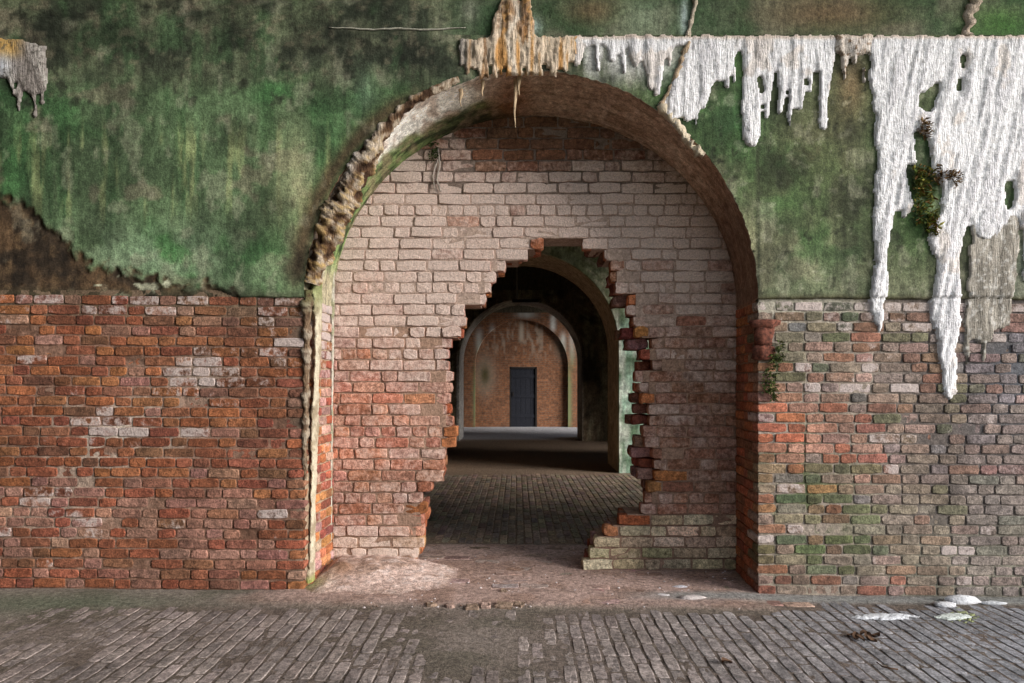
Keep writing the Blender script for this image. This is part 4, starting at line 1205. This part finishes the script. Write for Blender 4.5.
tuft('moss_clump', [(922, 205, 11, 22), (918, 180, 8, 14), (930, 225, 6, 12)], 420, .045, [(96, 104, 44), (128, 124, 54), (74, 90, 38), (120, 92, 50)], 'yellow-green moss in the gap of the broad white flow', 1, .05)
tuft('moss_clump', [(922, 130, 6, 9)], 110, .034, [(112, 84, 52), (92, 70, 46), (146, 116, 74)], 'brown dead moss pocket highest in the broad white flow', 2, .06)
tuft('moss_clump', [(934, 176, 6, 9), (944, 176, 6, 6), (952, 180, 5, 8)], 170, .034, [(112, 84, 52), (92, 70, 46), (146, 116, 74)], 'brown dead moss pocket right of the yellow-green moss', 5, .06)
tuft('moss_clump', [(772, 368, 5, 16), (766, 382, 5, 14), (779, 352, 4, 10), (772, 390, 4, 10)], 300, .032, [(84, 98, 48), (66, 84, 40), (102, 106, 60)], 'green moss hanging below the rusty iron at the arch corner', 3, .03)
tuft('moss_clump', [(434, 152, 5, 12)], 90, .03, [(70, 84, 44), (56, 70, 36)], 'dark moss tuft under the left soffit', 4, .02)
for o in [q for q in C.objects if q.get('label', '') == 'dark moss tuft under the left soffit']:
    o.location = (float(iu(434) - X(434)), D_IN - D1, float(iz(152) - Z(152)))
# rusty iron pintle let into the corner of the right wall
def pintle():
    e = bpy.data.objects.new('iron_pintle', None); link(e); e.location = (float(X(763)), D1 + .012, float(Z(360)))
    tag(e, 'rusty iron hinge pintle set in the corner right of the arch', 'hinge')
    def lathe(prof, sx, sy, seg=18, wob=.12, seed=0):
        V = []; Fc = []
        for i, (r, z) in enumerate(prof):
            for k in range(seg):
                th = 2 * math.pi * k / seg; q = 1 + wob * (2 * float(vnoise(i * .8, k * .7, seed)) - 1)
                V.append((sx * r * q * math.cos(th), sy * r * q * math.sin(th), z))
        for i in range(len(prof) - 1):
            for k in range(seg): Fc.append((i * seg + k, i * seg + (k + 1) % seg, (i + 1) * seg + (k + 1) % seg, (i + 1) * seg + k))
        Fc.append(tuple(range(seg))[::-1]); Fc.append(tuple((len(prof) - 1) * seg + k for k in range(seg)))
        return np.array(V), Fc
    h = 40 / S
    v, f = lathe([(.06, h - .055), (.085, h - .045), (.098, h - .02), (.09, h - .004), (.05, h + .004), (.005, h + .006)], 1.0, .55, wob=.3, seed=1)
    o = mesh_obj('cap', v + np.array((.015, 0, 0)), f, M_rust, e)
    v, f = lathe([(.055, .10), (.062, .13), (.066, .17), (.062, h - .05), (.07, h - .03)], 1.0, .6, wob=.42, seed=2)
    mesh_obj('neck', v + np.array((.005, 0, 0)), f, M_rust, e)
    v, f = lathe([(.052, .0), (.066, .012), (.068, .05), (.06, .085), (.04, .10)], 1.0, .6, wob=.42, seed=3)
    mesh_obj('socket', v, f, M_rust, e)
pintle()

# pale dirt heaped against the left foot of the infill
def mound():
    xs = np.arange(-1.62, -.36, .014); ys = np.arange(4.20, 5.16, .014)
    Xg, Yg = np.meshgrid(xs, ys, indexing='ij')
    n = fbm(Xg * 6, Yg * 6, 501); n2 = fbm(Xg * 22, Yg * 22, 502)
    edge = np.interp(Xg, [-1.6, -1.42, -1.3, -1.0, -.75, -.5, -.36], [0, .03, .10, .105, .075, .02, -.02])
    prof = sstep(4.28, 5.05, Yg + .12 * (n - .5))
    h = edge * prof * (.8 + .4 * n) + .012 * sstep(4.26, 4.42, Yg) + .010 * (n2 - .5) - .008
    h = h + .035 * gauss(Xg, Yg, -1.22, 4.82, .09, .07)
    P = np.stack([Xg, Yg, floor_z(Xg) + h], -1)
    c = np.zeros(Xg.shape + (3,)) + np.array((192, 168, 157.))
    c = mixc(c, (150, 126, 112), sstep(.46, .6, n) * .9); c = mixc(c, (208, 192, 186), sstep(.55, .7, n2) * .6)
    c = mixc(c, (122, 92, 72), gauss(Xg, Yg, -1.22, 4.80, .10, .09) * .9)
    c = mixc(c, (136, 118, 106), sstep(4.55, 4.35, Yg) * .6)
    c = mixc(c, (132, 138, 84), gauss(Xg, Yg, -1.42, 4.62, .10, .12) * .8)
    c = mixc(c, (150, 126, 116), sstep(.022, .004, h) * .9)
    keep = np.ones((len(xs) - 1, len(ys) - 1), bool)
    xm = (xs[:-1] + xs[1:]) / 2; ym = (ys[:-1] + ys[1:]) / 2
    A, B = np.meshgrid(xm, ym, indexing='ij')
    keep = ~((A < JL - .01) & (B > D1 + .02)) & (B < 4.23 + .9 + 0 * A)
    q = grid_faces(len(xs), len(ys), keep)
    P2, q, cc = compact(P.reshape(-1, 3), q, linA(c).reshape(-1, 3))
    tag(mesh_obj('dirt_mound', P2, q, M_dirt, None, cc), 'pale dirt heaped at the left foot of the infill wall', 'dirt')
mound()

def stone_vf(seed, sx, sy, sz):
    r = random.Random(seed); V = []; Fc = []; n = 8; lev = [(-.4, .75), (.0, 1.0), (.55, .8), (.85, .4)]
    for (z, q) in lev:
        for k in range(n):
            th = 2 * math.pi * k / n; j = r.uniform(.75, 1.2)
            V.append((sx * q * j * math.cos(th), sy * q * j * math.sin(th), sz * (z + r.uniform(-.12, .12))))
    for i in range(3):
        for k in range(n): Fc.append((i * n + k, i * n + (k + 1) % n, (i + 1) * n + (k + 1) % n, (i + 1) * n + k))
    Fc.append(tuple(3 * n + k for k in range(n))); Fc.append(tuple(range(n))[::-1])
    return np.array(V), Fc
def ground_at(u, v): 
    y = F * H / (v - 384.0); x = (u - 517.0) * y / F
    z = float(floor_z(x)); y = F * (H - z) / (v - 384.0); return (u - 517.0) * y / F, y, z
def place_stone(name, u, v, sx, sy, sz, rgb, label, cat, group, seed, mat=None):
    x, y, z = ground_at(u, v)
    vv, f = stone_vf(seed, sx, sy, sz)
    o = mesh_obj(name, vv, f, mat or M_white, None, linA(np.zeros((len(vv), 3)) + np.array(rgb, float)), True)
    o.location = (x, y, z + .30 * sz); tag(o, label, cat, group); return o
place_stone('lime_lump', 662, 597, .085, .04, .016, (196, 190, 190), 'flat whitish lump nearest the arch on the threshold', 'stone', 'pale lumps on the threshold', 1)
place_stone('lime_lump', 692, 600.5, .10, .035, .028, (186, 176, 172), 'greyish chipped lump right of the flat whitish one', 'stone', 'pale lumps on the threshold', 2)
place_stone('lime_lump', 680, 588, .06, .03, .014, (196, 192, 198), 'small pale lump at the edge of the right jamb shadow', 'stone', 'pale lumps on the threshold', 3)
place_stone('lime_lump', 706, 592, .05, .03, .014, (206, 200, 204), 'small pale lump close to the right jamb', 'stone', 'pale lumps on the threshold', 4)
place_stone('lime_lump', 962, 602.5, .12, .05, .04, (206, 206, 208), 'white lump below the right brick wall', 'stone', 'white lumps by the right wall', 5)
place_stone('lime_lump', 944, 606, .08, .04, .022, (192, 192, 194), 'smaller white lump left of the white lump by the right wall', 'stone', 'white lumps by the right wall', 6)
place_stone('lime_lump', 992, 604, .10, .03, .016, (186, 188, 190), 'low white lump at the far right foot of the wall', 'stone', 'white lumps by the right wall', 7)
for i, (u, v, sx, sz) in enumerate(((452, 607, .05, .022), (473, 609, .06, .03), (488, 608, .05, .03), (505, 608, .07, .035), (521, 607, .05, .026), (505, 594, .035, .025), (432, 606, .04, .02))):
    x, y, z = ground_at(u, v)
    vv, f = brick_shape(sx * 1.7, .06, .05, 900 + i, 3.0, .03)
    o = mesh_obj('broken_brick', vv, f, M_dirt, None, linA(np.zeros((len(vv), 3)) + np.array(rng.choice([(150, 122, 106), (134, 114, 98), (158, 134, 122)]), float)), False)
    o.location = (x, y, z + .012 + sz * .4); o.rotation_euler = (-math.pi / 2 + rng.uniform(-.15, .25), rng.uniform(-.12, .12), rng.uniform(-.4, .4))
    tag(o, ['leftmost but one', 'third from the left', 'fourth from the left', 'fifth from the left', 'rightmost', 'set back behind the others', 'leftmost'][i] + ' broken brick end in the row along the threshold', 'brick', 'broken brick ends along the threshold')
# white lime crusts on the paving
def crust(u0, u1, v0, v1, rgb, label, seed, thin=0.0):
    us = np.linspace(u0, u1, 90); vs_ = np.linspace(v0, v1, 34)
    U, V = np.meshgrid(us, vs_, indexing='ij')
    a = 1 - ((U - (u0 + u1) / 2) / ((u1 - u0) / 2)) ** 2 - ((V - (v0 + v1) / 2) / ((v1 - v0) / 2)) ** 2
    m = a + (1.3 + 3 * thin) * (fbm(U / (7 - 8 * thin), V / (2 - 1.6 * thin), seed) - .5) - thin
    kv = m > .15
    keep = kv[:-1, :-1] & kv[1:, :-1] & kv[1:, 1:] & kv[:-1, 1:]
    y = F * H / (V - 384.0); x = (U - 517.0) * y / F; z = floor_z(x); y = F * (H - z) / (V - 384.0); x = (U - 517.0) * y / F
    P = np.stack([x, y, z + np.clip(m, 0, .8) * (.016 - .022 * thin) - .001], -1).reshape(-1, 3)
    P, q = compact(P, grid_faces(len(us), len(vs_), keep, flip=True))
    tag(mesh_obj('lime_crust', P, q, M_white, None, linA(np.zeros((len(P), 3)) + np.array(rgb, float))), label, 'lime crust')
crust(850, 920, 613.5, 621, (206, 208, 212), 'long white lime crust on the paving before the right wall', 601)
crust(934, 972, 613.5, 621, (198, 204, 198), 'short white lime crust right of the long one', 602)
crust(940, 985, 606, 626, (150, 156, 112), 'yellow-green lichen stain on the paving by the right wall', 603, .45)
# leaves and a twig
def leaf(u, v, L, rot, label, seed, group='dead leaves on the paving'):
    x, y, z = ground_at(u, v); r = random.Random(seed)
    V = []; Fc = []
    n = 7
    for k in range(n):
        t = k / (n - 1); w = math.sin(math.pi * t) ** .7 * .32 * L + .001
        zc = .006 + .012 * math.sin(t * 3 + seed)
        V += [((t - .5) * L, -w, zc + .010), ((t - .5) * L, 0, zc), ((t - .5) * L, w, zc + .012)]
    for k in range(n - 1):
        a = 3 * k; Fc += [(a, a + 3, a + 4, a + 1), (a + 1, a + 4, a + 5, a + 2)]
    b = len(V); V += [(p[0], p[1], p[2] - .0015) for p in V[:b]]; Fc += [tuple(i + b for i in q[::-1]) for q in Fc[:]]
    o = mesh_obj('dead_leaf', V, Fc, M_leaf, None); o.location = (x, y, z); o.rotation_euler = (0, 0, rot)
    tag(o, label, 'leaf', group)
leaf(727, 664, .07, .5, 'curled dark leaf lying alone on the paving', 1, None)
for i in range(7):
    leaf(852 + i * 4.0, 636 + (i % 3) * 2.2, .055, i * 1.1, ['leftmost', 'second from left', 'third from left', 'middle', 'third from right', 'second from right', 'rightmost'][i] + ' brown leaf in the litter heap on the right paving', 10 + i, 'leaf litter on the right paving')
tw = [ground_at(u, v) for u, v in ((877, 664), (882, 668), (890, 670), (898, 671))]
v, f = tube_vf([(a, b, c + .008) for a, b, c in tw], [.004] * 4, 6)
tag(mesh_obj('twig', v, f, M_leaf), 'thin bent twig on the right paving', 'twig')
# gravel and chips on the threshold (too small and many to count)
jn = Join()
for k in range(260):
    u = rng.uniform(330, 760); v = rng.uniform(572, 612) if rng.random() < .8 else rng.uniform(545, 575)
    x, y, z = ground_at(u, v)
    if (x < JL + .05 or x > JR - .05) and y > D1: continue
    s = rng.uniform(.003, .008)
    vv, f = stone_vf(k, s * 1.3, s, s * .8)
    c = rng.choice([(190, 180, 178), (150, 130, 118), (120, 98, 84), (206, 200, 204)])
    jn.add(vv + np.array((x, y, z + .012)), f, (*lin(c), 1))
o = jn.obj('gravel', M_dirt, None, True); o['kind'] = 'stuff'; tag(o, 'fine pale gravel and brick chips scattered over the threshold', 'gravel')
# lamp rod hanging in the third casemate
def rod():
    y = 14.4; k = y / F
    e = bpy.data.objects.new('hanging_rod', None); link(e); e.location = (0, y, H + (384 - 300) * k)
    tag(e, 'thin rod with a cross bar hanging before the third arch', 'rod')
    v, f = tube_vf([(0, 0, 0), (0, 0, 1.45), (0, 0, 2.97)], [.02] * 3, 8); mesh_obj('rod', v, f, plain_material('galvanised_pipe', (150, 146, 138), .2), e)
    j = Join(); j.box(-.1, .45, -.04, .04, -.05, .01); j.obj('cross_bar', M_iron, e)
rod()
